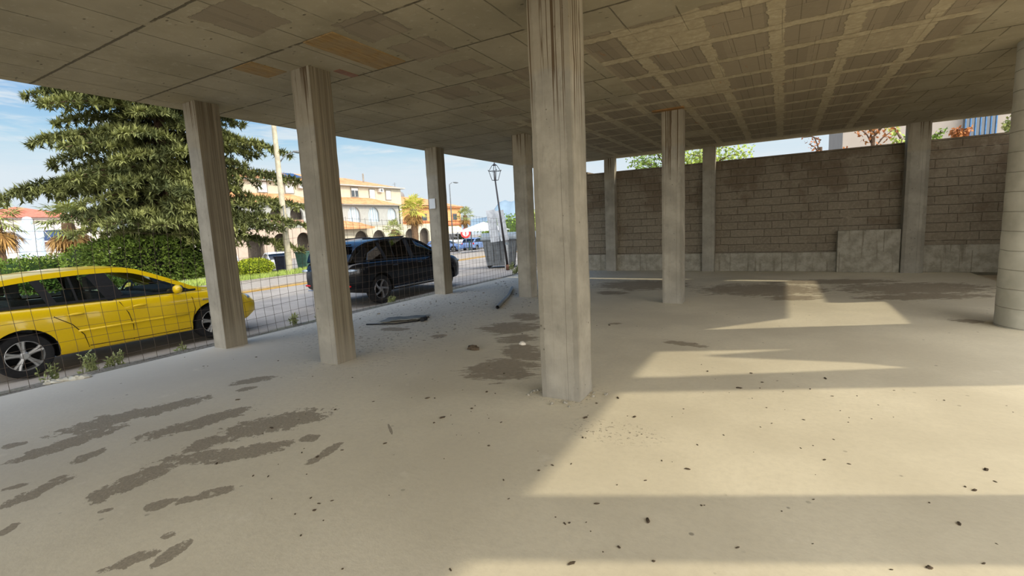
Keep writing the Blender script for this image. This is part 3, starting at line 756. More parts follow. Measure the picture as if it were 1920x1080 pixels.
# ------------------------------------------------------------------ wire fence
M['wire'] = simple('rusty_wire', (74, 62, 50), .7, scale=40)
def wav(y, z): return -7.47+.035*math.sin(y*1.7+z*1.3)+.03*math.sin(y*.6+2)
fe = MB()
ztop = 1.93
y = .3
while y < 15.0:
    dzz = -.10*math.sin(max(0, y-1.8)*.75)**2
    fe.tube([(wav(y, z), y+.03*math.sin(z*2.2+y*.7), -.06+(z)*(1+dzz/2)) for z in (0, .4, .8, 1.2, 1.6, ztop+.02)], .0027, 4, cap=False); y += .165
for z in (.03, .17, .32, .47, .62, .77, .92, 1.12, 1.35, 1.58, 1.80, ztop):
    pts = []
    for k in range(74):
        y = .2+k*.2; dzz = -.10*math.sin(max(0, y-1.8)*.75)**2; pts.append((wav(y, z)-.004, y, -.06+(z)*(1+dzz/2)+.012*math.sin(y*2+z*5)))
    fe.tube(pts, .0027, 4, cap=False)
FE = fe.build('wire_mesh_fence', M['wire']); tag(FE, 'rusty wire mesh fence running along the street edge of the floor', 'fence')

# ------------------------------------------------------------------ vegetation
def leafmat(name, a, b_, c_=None, sc=3.):
    def fn(g):
        P = g.world(); n = g.noise(P, sc, 3); r = g.noise(P, 40., 2)
        c = g.mix(g.sm(n, .35, .65), lin(*a), lin(*b_))
        if c_: c = g.mix(g.sm(r, .58, .66), c, lin(*c_))
        return c
    return mat(name, rough=.75, spec=.15, fn=fn)
M['cedar'] = leafmat('cedar_needles', (70, 78, 48), (132, 136, 80), (160, 160, 104), .8)  # dark tone paints shadow, pale fleck tone paints sunlit highlights
M['bark'] = simple('bark', (84, 66, 50), .95, scale=14, var=.35)
M['hedge'] = leafmat('hedge_leaves', (56, 74, 28), (96, 114, 46), (130, 144, 62), 3.)
M['bushy'] = leafmat('bright_leaves', (120, 138, 30), (166, 176, 52), (196, 196, 70), 4.)
M['green'] = leafmat('green_leaves', (84, 110, 40), (126, 146, 64), None, 3.)
M['palm'] = leafmat('palm_leaves', (104, 118, 66), (146, 150, 84), (170, 160, 90), 2.)
M['palmdry'] = leafmat('palm_dry', (130, 96, 54), (168, 132, 76), None, 3.)
M['ptrunk'] = simple('palm_trunk', (106, 84, 62), .95, scale=18, var=.35)
M['weed'] = leafmat('weed_leaves', (104, 112, 70), (140, 146, 96), None, 6.)
M['orange'] = leafmat('autumn_leaves', (150, 92, 60), (190, 128, 76), (120, 110, 60), 5.)
M['litegreen'] = leafmat('light_leaves', (140, 160, 70), (178, 190, 100), None, 5.)

def leaf(mb, p, d, s, w=.4, up_=None):
    d = Vector(d).normalized(); a = d.orthogonal() if up_ is None else d.cross(Vector(up_))
    if a.length < 1e-4: a = d.orthogonal()
    a.normalize(); p = Vector(p); m_ = p+d*s*.5
    mb.add([p, m_+a*s*w*.5, p+d*s, m_-a*s*w*.5], [(0, 1, 2, 3)])
def rdir(rg):
    z = rg.uniform(-1, 1); a = rg.uniform(0, 6.283); q = math.sqrt(1-z*z); return Vector((q*math.cos(a), q*math.sin(a), z))

# cedar
def cedar():
    rg = random.Random(5); root = empty('cedar_tree', (-25.6, 12.1, GZ)); tag(root, 'large dark cedar tree with layered spreading branches across the street', 'tree')
    H_ = 13.5
    t = MB().tube([(0, 0, 0), (.05, .02, 3), (-.05, .05, 7), (.02, 0, 11), (0, 0, H_)], [.36, .3, .22, .11, .03], 10); t.build('trunk', M['bark'], root, smooth=True)
    br = MB(); fo = MB(); V = fo.v; Fq = fo.f; MI = fo.mi
    def tuft(p, out, s):
        n = 8
        for _ in range(n):
            d = (out*rg.uniform(.2, 1.)+rdir(rg)*.8+Vector((0, 0, rg.uniform(-.25, .2)))).normalized()
            a = d.cross(Vector((rg.uniform(-.4, .4), rg.uniform(-.4, .4), 1))).normalized()*s*.17
            o = len(V); V.extend([tuple(p-a), tuple(p+a), tuple(p+d*s)]); Fq.append((o, o+1, o+2)); MI.append(0)
    limbs = []
    nl = 150
    for i in range(nl):
        h = 1.9+(H_-2.3)*((i+.5)/nl)**1.0
        az = i*2.39996+rg.uniform(-.3, .3)
        tt = (h-1.9)/(H_-1.9)
        Lr = (4.1 if h < 8.5 else .4+3.9*(1-(h-8.5)/(H_-8.5))**.8)*rg.uniform(.55, 1.05)*(.75 if h < 2.6 else 1)
        # direction across the view (towards screen left / right) keeps long limbs as in the photo
        limbs.append((h, az, Lr))
    # characteristic long low limbs on the viewer's left
    for h, az, Lr in [(5.3, R(222), 6.9), (4.8, R(214), 6.0), (4.4, R(226), 5.2), (6.9, R(222), 5.0), (6.5, R(212), 4.8), (3.3, R(235), 3.8), (8.9, R(220), 4.2), (3.8, R(205), 4.2), (5.0, R(60), 6.0), (3.6, R(55), 6.2), (6.8, R(50), 5.4), (8.6, R(58), 5.6), (2.9, R(40), 6.0), (2.5, R(30), 5.2), (2.2, R(48), 5.6)]: limbs.append((h, az, Lr))
    for h, az, Lr in limbs:
        dirn = Vector((math.cos(az), math.sin(az), 0)); side = Vector((-math.sin(az), math.cos(az), 0))
        rise = rg.uniform(.02, .22); pts = []; ns = max(6, int(Lr/.33))
        for k in range(ns+1):
            q = k/ns; pts.append(Vector((0, 0, h))+dirn*Lr*q+side*(.15*math.sin(q*4+az)*Lr*.3)+Vector((0, 0, Lr*(rise*q-.26*q*q))))
        br.tube(pts[::2] if len(pts) % 2 else pts[::2]+[pts[-1]], [max(.012, .07*(1-k/((ns)//2+1))) for k in range(len(pts[::2]) if len(pts) % 2 else len(pts[::2])+1)], 5, cap=False)
        for k in range(1, ns+1):
            q = k/ns
            if q < .16: continue
            for sg in (-1, 1):
                for _ in range(1):
                    bl_ = Lr*.30*(math.sin(math.pi*min(1, q*.95+.08))**.8)*rg.uniform(.5, 1.1)+.22
                    bd = (side*sg+dirn*rg.uniform(.35, .9)).normalized()
                    m_ = max(3, int(bl_/.125))
                    p0 = pts[k]+Vector((0, 0, rg.uniform(-.04, .06)))
                    for j in range(m_+1):
                        s_ = j/m_; pp = p0+bd*bl_*s_+Vector((0, 0, -.34*bl_*s_*s_+rg.uniform(-.03, .05)))
                        tuft(pp, bd+Vector((0, 0, .1)), rg.uniform(.18, .34))
            tuft(pts[k], dirn, .26)
        for _ in range(5): tuft(pts[-1], dirn, .3)
    br.build('branches', M['bark'], root, smooth=True)
    f = fo.build('foliage', M['cedar'], root)
    return root, len(fo.f)
_, nf_ = cedar()

def leafblob(name, label, cat, c, r_, m_, n, s=.09, seed=1, core=(30, 42, 18), flat=1., group=None, box=None, bumpy=.22):
    rg = random.Random(seed); root = empty(name, (c[0], c[1], c[2])); tag(root, label, cat, group)
    kf = .72 if box else .86
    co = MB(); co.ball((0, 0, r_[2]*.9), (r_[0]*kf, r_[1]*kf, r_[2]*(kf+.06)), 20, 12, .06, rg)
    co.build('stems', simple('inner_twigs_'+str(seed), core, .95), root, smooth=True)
    lf = MB()
    for i in range(n):
        d = rdir(rg)
        if box:
            ax_ = rg.choice((0, 0, 1, 2, 2)); e = [rg.uniform(-1, 1) for _ in range(3)]; e[ax_] = rg.choice((-1, 1)); d2 = Vector(e)*.9
            if d2.length > 1.22: d2 *= 1.22/d2.length
            d = d2.normalized()
        else: d2 = d
        bp = 1+bumpy*mnoise.noise(Vector(d2)*3.1+Vector((seed, 0, 0)))
        rr = rg.uniform(.82, 1.04)*bp
        p = Vector((d2.x*r_[0]*rr, d2.y*r_[1]*rr, max(.02, r_[2]*.9+d2.z*r_[2]*rr)))
        leaf(lf, p, (d+rdir(rg)*.9), rg.uniform(.6, 1.3)*s, .5, rdir(rg))
    lf.build('foliage', m_, root); return root
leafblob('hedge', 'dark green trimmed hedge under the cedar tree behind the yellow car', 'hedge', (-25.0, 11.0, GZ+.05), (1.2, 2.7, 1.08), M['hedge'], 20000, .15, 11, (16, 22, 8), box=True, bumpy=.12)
leafblob('bush', 'light green leafy shrub at the left end of the dark hedge', 'bush', (-27.2, 9.1, GZ), (.8, .8, .95), M['green'], 2500, .12, 12)
leafblob('bush', 'round yellow green clipped bush on the lawn between the first two columns', 'bush', (-22.5, 13.95, GZ-.02), (.75, .95, .42), M['bushy'], 5200, .075, 13, (70, 84, 20), bumpy=.05)
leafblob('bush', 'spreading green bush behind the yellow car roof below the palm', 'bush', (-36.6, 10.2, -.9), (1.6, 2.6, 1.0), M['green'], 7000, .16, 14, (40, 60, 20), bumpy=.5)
leafblob('bush', 'small sprawling green shrub at the left edge behind the yellow car', 'bush', (-40.5, 8.4, -.9), (1.0, 1.3, .85), M['green'], 1800, .15, 15)
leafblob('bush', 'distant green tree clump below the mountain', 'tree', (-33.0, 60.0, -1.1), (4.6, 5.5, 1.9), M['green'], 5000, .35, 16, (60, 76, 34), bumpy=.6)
leafblob('bush', 'yellow green bush behind the waste containers', 'bush', (-14.9, 30.5, -.6), (1.2, 1.3, 1.6), M['litegreen'], 2200, .16, 17, (96, 110, 40))
# grass tufts on the lawn edge
gr = MB(); rg = random.Random(3)
for i in range(9000):
    x = rg.uniform(-23.5, -18.8); y = rg.uniform(8, 19); z = terr(x, y)+.09+.03*math.sin(x*1.3+y)
    d = Vector((rg.uniform(-.4, .4), rg.uniform(-.4, .4), 1)); a = rdir(rg); a.z = 0; a = a.normalized()*.012; p = Vector((x, y, z-.01)); h = rg.uniform(.05, .2)
    gr.add([p-a, p+a, p+d*h], [(0, 1, 2)])
tag(gr.build('grass', leafmat('grass_blades', (120, 140, 60), (160, 172, 90), None, 3.)), 'short uneven grass on the lawn strip across the street', 'grass', kind='stuff')

def palm(name, label, c, h, rl, seed, nfan=30, dry=14, m_=None, tr=.16, lean=(0, 0)):
    rg = random.Random(seed); root = empty(name, c); tag(root, label, 'palm tree')
    t = MB(); n = 12
    t.tube([(lean[0]*k/n, lean[1]*k/n, h*k/n) for k in range(n+1)], [tr*(1+.12*(k % 2))*(1.0+.25*k/n) for k in range(n+1)], 10); t.build('trunk', M['ptrunk'], root, smooth=False)
    top = Vector((lean[0], lean[1], h))
    for nm, cnt, mt_, e0, e1 in (('fronds', nfan, m_ or M['palm'], -25, 80), ('dry_fronds', dry, M['palmdry'], -80, -35)):
        q = MB()
        for i in range(cnt):
            az = i*2.39996+rg.uniform(-.3, .3); el_ = R(rg.uniform(e0, e1))
            d = Vector((math.cos(az)*math.cos(el_), math.sin(az)*math.cos(el_), math.sin(el_)))
            pl_ = rl*rg.uniform(.45, .6); hub = top+d*pl_+Vector((0, 0, -.1*pl_))
            q.tube([top, top+d*pl_*.5, hub], [.018, .012, .010], 4, cap=False)
            sd_ = d.cross(Vector((0, 0, 1))); sd_ = sd_.normalized() if sd_.length > .01 else Vector((1, 0, 0)); nf2 = 15
            for k in range(nf2):
                a = R(-105+210*k/(nf2-1)); dd = (d*math.cos(a)+sd_*math.sin(a)+Vector((0, 0, rg.uniform(-.25, .02)))).normalized()
                Lf = rl*rg.uniform(.42, .58)*(1-.25*abs(a)/1.8); wv = dd.cross(d.cross(sd_)).normalized()*Lf*.05
                mid = hub+dd*Lf*.55; tip = hub+dd*Lf+Vector((0, 0, -.22*Lf))
                q.add([hub, mid+wv, tip, mid-wv], [(0, 1, 2, 3)])
        if cnt: q.build(nm, mt_, root)
    return root
palm('fan_palm', 'fan palm with brown hanging dead fronds behind the yellow car roof', (-34.8, 11.15, -.9), 3.75, 1.75, 21, 26, 26, tr=.22)
palm('fan_palm', 'fan palm with yellowing fronds at the far left edge', (-42.6, 10.1, -.9), 4.3, 2.0, 22, 26, 18, tr=.26)
palm('fan_palm', 'tall yellow green fan palm before the arched house', (-34.6, 39.9, -1.2), 5.0, 1.9, 23, 40, 22, leafmat('palm_yellow', (150, 150, 60), (196, 190, 90), (110, 124, 60), 2.), tr=.30)
palm('fan_palm', 'slim fan palm in front of the orange house corner', (-35.6, 50.9, -1.2), 4.3, 1.5, 24, 26, 10, tr=.2)
palm('fan_palm', 'low fan palm in front of the ground floor arches', (-41.0, 43.4, -1.2), 2.9, 1.7, 25, 22, 4, tr=.2)

def weed(c, h, n, seed, label):
    rg = random.Random(seed); root = empty('weed', c); tag(root, label, 'weed', 'weeds along the fence')
    st = MB(); lf = MB()
    for i in range(n):
        d = Vector((rg.uniform(-.35, .35), rg.uniform(-.35, .35), 1)).normalized(); L = h*rg.uniform(.5, 1.)
        p0 = Vector((rg.uniform(-.06, .06), rg.uniform(-.08, .08), 0))
        pts = [p0+d*L*t+Vector((0, 0, 0))+Vector((rg.uniform(-.01, .01), 0, 0)) for t in (0, .33, .66, 1)]
        st.tube(pts, .0035, 4, cap=False)
        for k in range(16):
            t = rg.uniform(.15, 1); leaf(lf, p0+d*L*t, rdir(rg)+Vector((0, 0, .5)), rg.uniform(.03, .075), .4, rdir(rg))
    st.build('stem', M['weed'], root); lf.build('foliage', M['weed'], root); return root
wl_ = ['spindly weed beside the rear wheel of the yellow car', 'bushy weed under the rear door of the yellow car', 'leafy weed at the foot of the fence by the yellow rear door', 'low weed at the fence under the yellow front door']
for i, (x, y, h, n) in enumerate([(-7.75, 2.05, .30, 7), (-7.72, 2.45, .34, 12), (-7.68, 2.68, .32, 10), (-7.7, 3.55, .16, 6)]): weed((x, y, -.12), h, n, 40+i, wl_[i])
weed((-7.6, 5.35, -.04), .22, 9, 45, 'thin weed at the fence between the first two columns')
weed((-7.55, 5.85, -.04), .14, 7, 46, 'short weed right of the thin one between the first two columns')
weed((-8.9, 15.6, -.14), .34, 14, 47, 'dry weed at the foot of the leaning lamp post')
weed((-8.1, 14.6, -.1), .22, 16, 48, 'low dry weed clump near the lamp post and containers')
weed((-7.8, 13.9, -.1), .18, 14, 49, 'low green weed clump left of the grey pipe')
weed((-7.7, 7.9, -.06), .12, 12, 50, 'flat green weed patch beside the black car rear wheel')

# ------------------------------------------------------------------ street furniture
M['cpole'] = simple('pole_concrete', (168, 160, 138), .9, scale=5)
M['dmetal'] = simple('dark_metal', (46, 44, 46), .5, scale=20, metal=.5)
M['rustm'] = simple('rusty_base', (92, 62, 48), .8, scale=30)
M['gmetal'] = simple('grey_plastic', (100, 104, 106), .6, scale=6)
M['gmetal2'] = simple('grey_lid', (112, 120, 124), .5, scale=6)
t = empty('utility_pole', (-21.65, 15.27, GZ)); tag(t, 'tall pale concrete utility pole beside the cedar tree', 'pole')
MB().tube([(0, 0, 0), (0, 0, 4.), (0, 0, 8.6)], [.16, .13, .10], 12).build('pole', M['cpole'], t, smooth=True, autosm=40)
arm = MB().tube([(0, .05, 5.35), (.1, .35, 5.75), (.2, .75, 5.95)], .03, 6).build('lamp_arm', M['gmetal'], t, smooth=True)
MB().ball((.26, 1.0, 5.98), (.10, .30, .07), 12, 8).build('lamp_head', M['gmetal'], t, smooth=True)
MB().tube([(0.1, -.05, 0), (0.1, -.05, 3.3)], .035, 6).build('cable_pipe', M['gmetal'], t, smooth=True)
t = empty('street_lamp', (-31.9, 43.0, -1.1)); tag(t, 'distant slim street lamp seen right of the paper sheet column', 'street lamp')
MB().tube([(0, 0, 0), (0, 0, 7.4), (.15, .25, 7.6)], [.08, .05, .04], 8).build('pole', M['gmetal'], t, smooth=True)
MB().ball((.3, .75, 7.62), (.14, .5, .08), 10, 6).build('lamp_head', M['gmetal'], t, smooth=True)

# leaning lantern post
t = empty('lantern_post', (-9.72, 16.72, GZ)); tag(t, 'black leaning lantern post with an empty glassless lantern', 'lamp post')
topv = Vector((-.30, -.16, 3.62)); 
MB().tube([(0, 0, 0), topv*.5, topv], [.055, .042, .030], 10).build('pole', M['dmetal'], t, smooth=True)
MB().tube([(0, 0, 0), topv*.06], [.085, .07], 10).build('base', M['rustm'], t, smooth=True)
MB().box((-.06, -.06, 1.02), (.06, .06, 1.12), mi=0).build('clamp', M['gmetal2'], t)
lg = MB(); tz = topv
def P4(r_, z): return [tz+Vector((r_*a*.68, r_*b_*.68, z*.66)) for a, b_ in ((-1, -1), (1, -1), (1, 1), (-1, 1))]
lo, mi_, hi, tp = P4(.13, -.02), P4(.25, .52), P4(.20, .58), P4(.10, .86)
for k in range(4):
    for A in (lo, mi_, tp): lg.tube([A[k], A[(k+1) % 4]], .010, 5)
    lg.tube([lo[k], mi_[k]], .012, 5); lg.tube([mi_[k], tp[k]], .012, 5)
    lg.tube([mi_[k], mi_[k]+(mi_[k]-tz).normalized()*.05], .016, 5)
lg.tube([tz, tz+Vector((0, 0, .36))], .025, 8)
lg.lathe([(.10, .57), (.04, .62), (.014, .66), (.01, .80), (.001, .81)], 10, (tz.x, tz.y, tz.z))
lg.build('lantern', M['dmetal'], t)

def container(x, y, rz, label):
    t = empty('waste_container', (x, y, GZ), rz); tag(t, label, 'waste container', 'grey waste containers')
    q = MB(); a = [(-.62, -.44), (.62, -.44), (.62, .44), (-.62, .44)]; b_ = [(-.74, -.55), (.74, -.55), (.74, .55), (-.74, .55)]
    vs = [(u*.95, v*.95, .10) for u, v in a]+[(u, v, 1.22) for u, v in b_]
    q.add(vs, [(0, 1, 2, 3), (4, 5, 6, 7), (0, 1, 5, 4), (1, 2, 6, 5), (2, 3, 7, 6), (3, 0, 4, 7)])
    for k in range(5): q.box((-.6+k*.28, -.56, .25), (-.56+k*.28, -.49, 1.15))
    q.build('bin_body', M['gmetal'], t, bevel=.02)
    MB().box((-.80, -.61, 1.20), (.80, .61, 1.29)).build('rim', M['gmetal2'], t, bevel=.02)
    l = MB(); pr_ = [(-.60, 1.29)]+[(.60*math.cos(math.pi-math.pi*k/10), 1.29+.22*math.sin(math.pi*k/10)) for k in range(11)]
    l.prism(pr_[1:], -.76, .76, axis='x'); l.build('lid', M['gmetal2'], t)
    for sx in (-.5, .5):
        for sy in (-.35, .35): MB().lathe([(.001, -.03), (.09, -.03), (.09, .03), (.001, .03)], 12, (sx, sy, .09), 'y').build('castor', M['rubber'], t)
    return t
container(-10.75, 17.95, R(25), 'grey wheeled waste container left of the leaning lantern post')
container(-9.25, 18.75, R(25), 'grey wheeled waste container right of the leaning lantern post, next to the column')
# white posters standing before the container
wp = simple('white_board', (160, 164, 168), .7)
o = MB().box((-.19, -.01, 1.15), (.19, .01, 2.48)).build('poster_board', wp, loc=(-10.32, 17.05, GZ)); o.rotation_euler = (0, R(-6), R(30)); tag(o, 'white poster board tied left of the lantern post before the container', 'poster board')
o = MB().box((-.17, -.01, 1.20), (.17, .01, 2.45)).build('poster_board', wp, loc=(-9.86, 17.15, GZ)); o.rotation_euler = (0, R(-8), R(30)); tag(o, 'white poster board tied right of the lantern post before the container', 'poster board')
o = MB().box((-.09, -.06, .02), (.09, .06, 1.2)).build('cable_cabinet', simple('cabinet_white', (150, 152, 152)), loc=(-10.05, 17.22, GZ)); o.rotation_euler = (0, 0, R(30)); tag(o, 'slim white service box standing behind the leaning lantern post', 'service box')

def bin2(x, y, z, c_, label, h=1.0, w_=.6):
    t = empty('wheelie_bin', (x, y, z), R(30)); tag(t, label, 'bin')
    mt_ = simple('bin_'+str(int(abs(x)*100)), c_, .6)
    q = MB(); vs = [(-.23, -.25, .02), (.23, -.25, .02), (.23, .25, .02), (-.23, .25, .02), (-w_/2, -.32, h), (w_/2, -.32, h), (w_/2, .32, h), (-w_/2, .32, h)]
    q.add(vs, [(0, 1, 2, 3), (4, 5, 6, 7), (0, 1, 5, 4), (1, 2, 6, 5), (2, 3, 7, 6), (3, 0, 4, 7)]); q.build('bin_body', mt_, t, bevel=.02)
    MB().box((-w_/2-.03, -.36, h), (w_/2+.03, .36, h+.06)).build('lid', mt_, t, bevel=.02)
bin2(-23.75, 16.35, -.42, (48, 50, 66), 'dark blue grey bin left of the utility pole beside the lawn', .85, .56)
bin2(-22.8, 17.0, -.34, (66, 96, 84), 'green bin right of the utility pole beside the lawn', .95, .62)

# round red road sign
t = empty('road_sign', (-28.8, 41.1, -1.1), R(30)); tag(t, 'round red and white road sign on a post before the orange house', 'road sign')
MB().tube([(0, 0.03, 0), (0, 0.03, 2.3)], .04, 8).build('post', M['gmetal'], t)
sg_ = MB().lathe([(.001, -.01), (.52, -.01), (.52, .01), (.001, .01)], 28, (0, 0, 2.05), 'y').build('sign_disc', simple('sign_red', (205, 60, 58), .5), t)
MB().lathe([(.001, -.02), (.33, -.02), (.33, -.011), (.001, -.011)], 24, (0, 0, 2.05), 'y').build('white_disc', simple('sign_white', (220, 200, 198), .5), sg_)
MB().box((-.05, -.03, 1.8), (.05, -.021, 2.3)).build('red_bar', simple('sign_red2', (205, 70, 66), .5), sg_)

# railing between car park and street
t = empty('railing', (0, 0, 0)); tag(t, 'dark green metal railing in front of the blue parked cars', 'railing')
A, B_ = Vector((-31.5, 40.0, -1.1)), Vector((-22.0, 43.0, -1.1))
q = MB(); nb_ = 60
for z in (.15, 1.15): q.tube([A+Vector((0, 0, z)), B_+Vector((0, 0, z))], .025, 5)
for k in range(nb_+1): p_ = A.lerp(B_, k/nb_); q.tube([p_+Vector((0, 0, .15)), p_+Vector((0, 0, 1.15))], .012, 4)
q.build('rail_panel', M['dmetal'], t)
for k in (0, 20, 40, 60):
    p_ = A.lerp(B_, k/nb_); MB().tube([p_, p_+Vector((0, 0, 1.9 if k == 40 else 1.25))], .07, 8).build('post', simple('rail_green', (30, 54, 44)), t)
# canopy tent
t = empty('canopy_tent', (-18.9, 29.3, -.75), R(15)); tag(t, 'white canopy roof behind the waste containers', 'canopy')
q = MB(); q.add([(-1.6, -1.5, 2.0), (1.6, -1.5, 2.0), (1.6, 1.5, 2.0), (-1.6, 1.5, 2.0), (0, 0, 2.65)], [(0, 1, 4), (1, 2, 4), (2, 3, 4), (3, 0, 4), (0, 3, 2, 1)]); q.build('roof', simple('tent_white', (196, 198, 200)), t)
for sx in (-1.5, 1.5):
    for sy in (-1.4, 1.4): MB().tube([(sx, sy, -.2), (sx, sy, 2.)], .04, 6).build('post', M['gmetal'], t)

# statue
t = empty('statue', (-61.25, 16.75, -.9)); tag(t, 'pale bluish white robed statue on a plinth before the white house', 'statue')
stm = simple('statue_stone', (176, 190, 204), .7)
sm_ = MB(); sm_.lathe([(.001, 1.7), (.95, 1.7), (.88, 2.2), (.92, 3.2), (.85, 4.0), (.70, 4.45), (.34, 4.62), (.30, 4.7), (.36, 4.9), (.37, 5.1), (.28, 5.32), (.001, 5.4)], 20)
sm_.tube([(.1, -.75, 4.2), (.55, -.65, 3.5), (.85, -.15, 3.3)], [.22, .20, .14], 8); sm_.tube([(.1, .75, 4.2), (.55, .65, 3.5), (.85, .15, 3.3)], [.22, .20, .14], 8)
sm_.build('robed_figure', stm, t, smooth=True, autosm=60)
MB().box((-.7, -.7, 0), (.7, .7, 1.7)).build('plinth', simple('statue_plinth', (186, 190, 196)), t, bevel=.05)

# ------------------------------------------------------------------ buildings
M['cream'] = simple('cream_render', (182, 176, 156), .9, scale=2, var=.06)
M['greyw'] = simple('grey_render', (160, 160, 154), .9, scale=2, var=.06)
def m_tile(g):
    P = g.world(); x, y, z = g.xyz(P); n = g.noise(P, 1.5, 5, .7)
    c = g.mix(g.sm(n, .35, .65), lin(178, 118, 78), lin(206, 150, 106))
    k = g.sm(g.absf(g.fract(y/.25)-.5), .36, .48)
    return g.mix(k*.4, c, lin(140, 92, 62))
M['tile'] = mat('roof_tiles', rough=.9, fn=m_tile)
M['redtile'] = simple('red_roof_tiles', (186, 106, 86), .9, scale=3)
M['shut'] = simple('white_shutter', (205, 205, 200), .8, scale=8, var=.05)
M['wframe'] = simple('window_surround', (130, 126, 116), .8)
M['dglass'] = mat('dark_window', lin(60, 66, 70), .1, spec=.6, fn=lambda g: g.mix(g.noise(g.world(), 1., 2), lin(44, 50, 54), lin(84, 92, 96)))
M['lglass'] = mat('curtained_window', lin(160, 176, 184), .2, spec=.5, fn=lambda g: g.mix(g.sm(g.noise(g.vec(0., g.xyz(g.world())[1]*4., 0.), 2., 2), .4, .6), lin(130, 150, 164), lin(190, 200, 204)))
M['orangew'] = simple('orange_render', (204, 152, 100), .9, scale=2, var=.08)
M['recess'] = simple('recess_wall', (92, 84, 74), .9)

def archwall(mb, X, y0, y1, z0, z1, arches, th=.3, n=12):
    """wall in plane x=X facing +x with round arch openings (ya, yb, zs spring, zb bottom)"""
    ys_ = sorted(arches); cur = y0
    def q(a, b_, c_, d_): mb.box((X-th, a, c_), (X, b_, d_))
    for ya, yb, zs, zb_ in ys_:
        if ya > cur: q(cur, ya, z0, z1)
        if zb_ > z0: q(ya, yb, z0, zb_)
        r_ = (yb-ya)/2; c_ = (ya+yb)/2
        P_ = [(c_-r_*math.cos(math.pi*k/n), zs+r_*math.sin(math.pi*k/n)) for k in range(n+1)]
        for k in range(n):
            a, b2 = P_[k], P_[k+1]
            mb.prism([a, b2, (b2[0], z1), (a[0], z1)], X-th, X, axis='x')
        cur = yb
    if cur < y1: q(cur, y1, z0, z1)

# terrace of cream houses facing the street (x = -54)
t = empty('terrace_house', (0, 0, 0)); tag(t, 'long cream terraced house with orange tiled roofs and arched windows', 'house')
q = MB(); q.box((-66, 29.0, -1.3), (-54.02, 59.5, 8.45)); q.build('wall', M['cream'], t)
q = MB()
q.add([(-53.4, 28.6, 8.45), (-53.4, 59.9, 8.25), (-66.6, 59.9, 8.25), (-66.6, 28.6, 8.45), (-60, 34, 10.3), (-60, 53.8, 10.1)], [(0, 1, 5, 4), (1, 2, 5), (2, 3, 4, 5), (3, 0, 4), (0, 3, 2, 1)]); q.build('roof', M['tile'], t)
MB().box((-54.02, 28.6, 8.18), (-53.35, 59.9, 8.36)).build('eaves', M['greyw'], t)
q = MB()
for k in range(3): q.add([(-55.0, 36.6+k*2.1, 9.0), (-55.0, 38.5+k*2.1, 9.0), (-57.6, 38.5+k*2.1, 9.85), (-57.6, 36.6+k*2.1, 9.85)], [(0, 1, 2, 3)])
q.build('solar_panels', mat('solar', lin(40, 50, 80), .15, .3, fn=lambda g: g.mix(g.noise(g.world(), 2., 2), lin(36, 46, 76), lin(80, 96, 130))), t)
def win(y0, y1, z0, z1, X=-54, shut=True, par=None):
    f = MB().box((X-.02, y0-.12, z0-.1), (X+.06, y1+.12, z1+.12)).build('window', M['wframe'], par or t)
    if shut: MB().box((X+.061, y0, z0), (X+.09, y1, z1)).build('shutter', M['shut'], f)
    else:
        MB().box((X+.061, y0, z0), (X+.075, y1, z1)).build('pane', M['dglass'], f)
        MB().box((X+.076, (y0+y1)/2-.04, z0), (X+.10, (y0+y1)/2+.04, z1)).box((X+.076, y0, z1-.35), (X+.11, y1, z1)).build('blind', M['shut'], f)
for a, b_, c_, d_, s_ in [(49.2, 50.4, 6.75, 7.95, False), (52.7, 53.7, 6.45, 7.85, True), (56.1, 57.1, 6.45, 7.85, True), (38.7, 39.8, 6.9, 8.0, True), (35.1, 36.2, 6.9, 8.05, True), (42.0, 43.1, 6.9, 8.0, True), (45.6, 46.7, 6.9, 8., True), (31.5, 32.6, 6.9, 8.05, True)]: win(a, b_, c_, d_, shut=s_)
for yy_, zz_ in ((54.4, 7.5), (40.5, 7.5)):
    f = MB().box((-54.0, yy_, zz_), (-53.55, yy_+.85, zz_+.6)).build('air_conditioner', M['shut'], t, bevel=.03)
    MB().lathe([(.22, .0), (.22, .02), (.001, .02)], 14, (-53.56, yy_+.42, zz_+.3), 'x').build('fan', M['gmetal'], f)
# first floor extension
q = MB()
bays = [(34.6, 36.4), (37.2, 39.0), (39.8, 41.4), (46.0, 48.2), (49.7, 51.8), (53.5, 55.4)]
archwall(q, -51.5, 30.0, 56.2, 2.4, 5.35, [(a, b_, 4.05, 3.0 if a < 53 else 3.3) for a, b_ in bays]); q.build('front_wall', M['greyw'], t)
MB().box((-53.99, 30.0, -1.3), (-52.6, 56.2, 5.35)).build('inner_wall', M['recess'], t)
q = MB(); q.box((-52.6, 56.0, -1.3), (-51.5, 56.2, 5.35)); q.box((-52.6, 30.0, -1.3), (-51.5, 30.2, 5.35)); q.box((-52.6, 30, 2.3), (-51.5, 56.2, 2.5)); q.build('side_wall', M['greyw'], t)
for a, b_ in bays[3:]:
    r_ = (b_-a)/2; c_ = (a+b_)/2
    pl_ = [(a, 3.0)]+[(c_-r_*math.cos(math.pi*k/12), 4.05+r_*math.sin(math.pi*k/12)) for k in range(13)]+[(b_, 3.0)]
    f = MB().prism(pl_, -51.78, -51.72, axis='x').build('arched_window', M['lglass'], t)
    mq = MB()
    for k in range(1, 5): yy_ = a+(b_-a)*k/5; mq.box((-51.72, yy_-.03, 3.), (-51.68, yy_+.03, 4.05+math.sqrt(max(0, r_*r_-(yy_-c_)**2))))
    mq.build('glazing_bars', M['shut'], f)
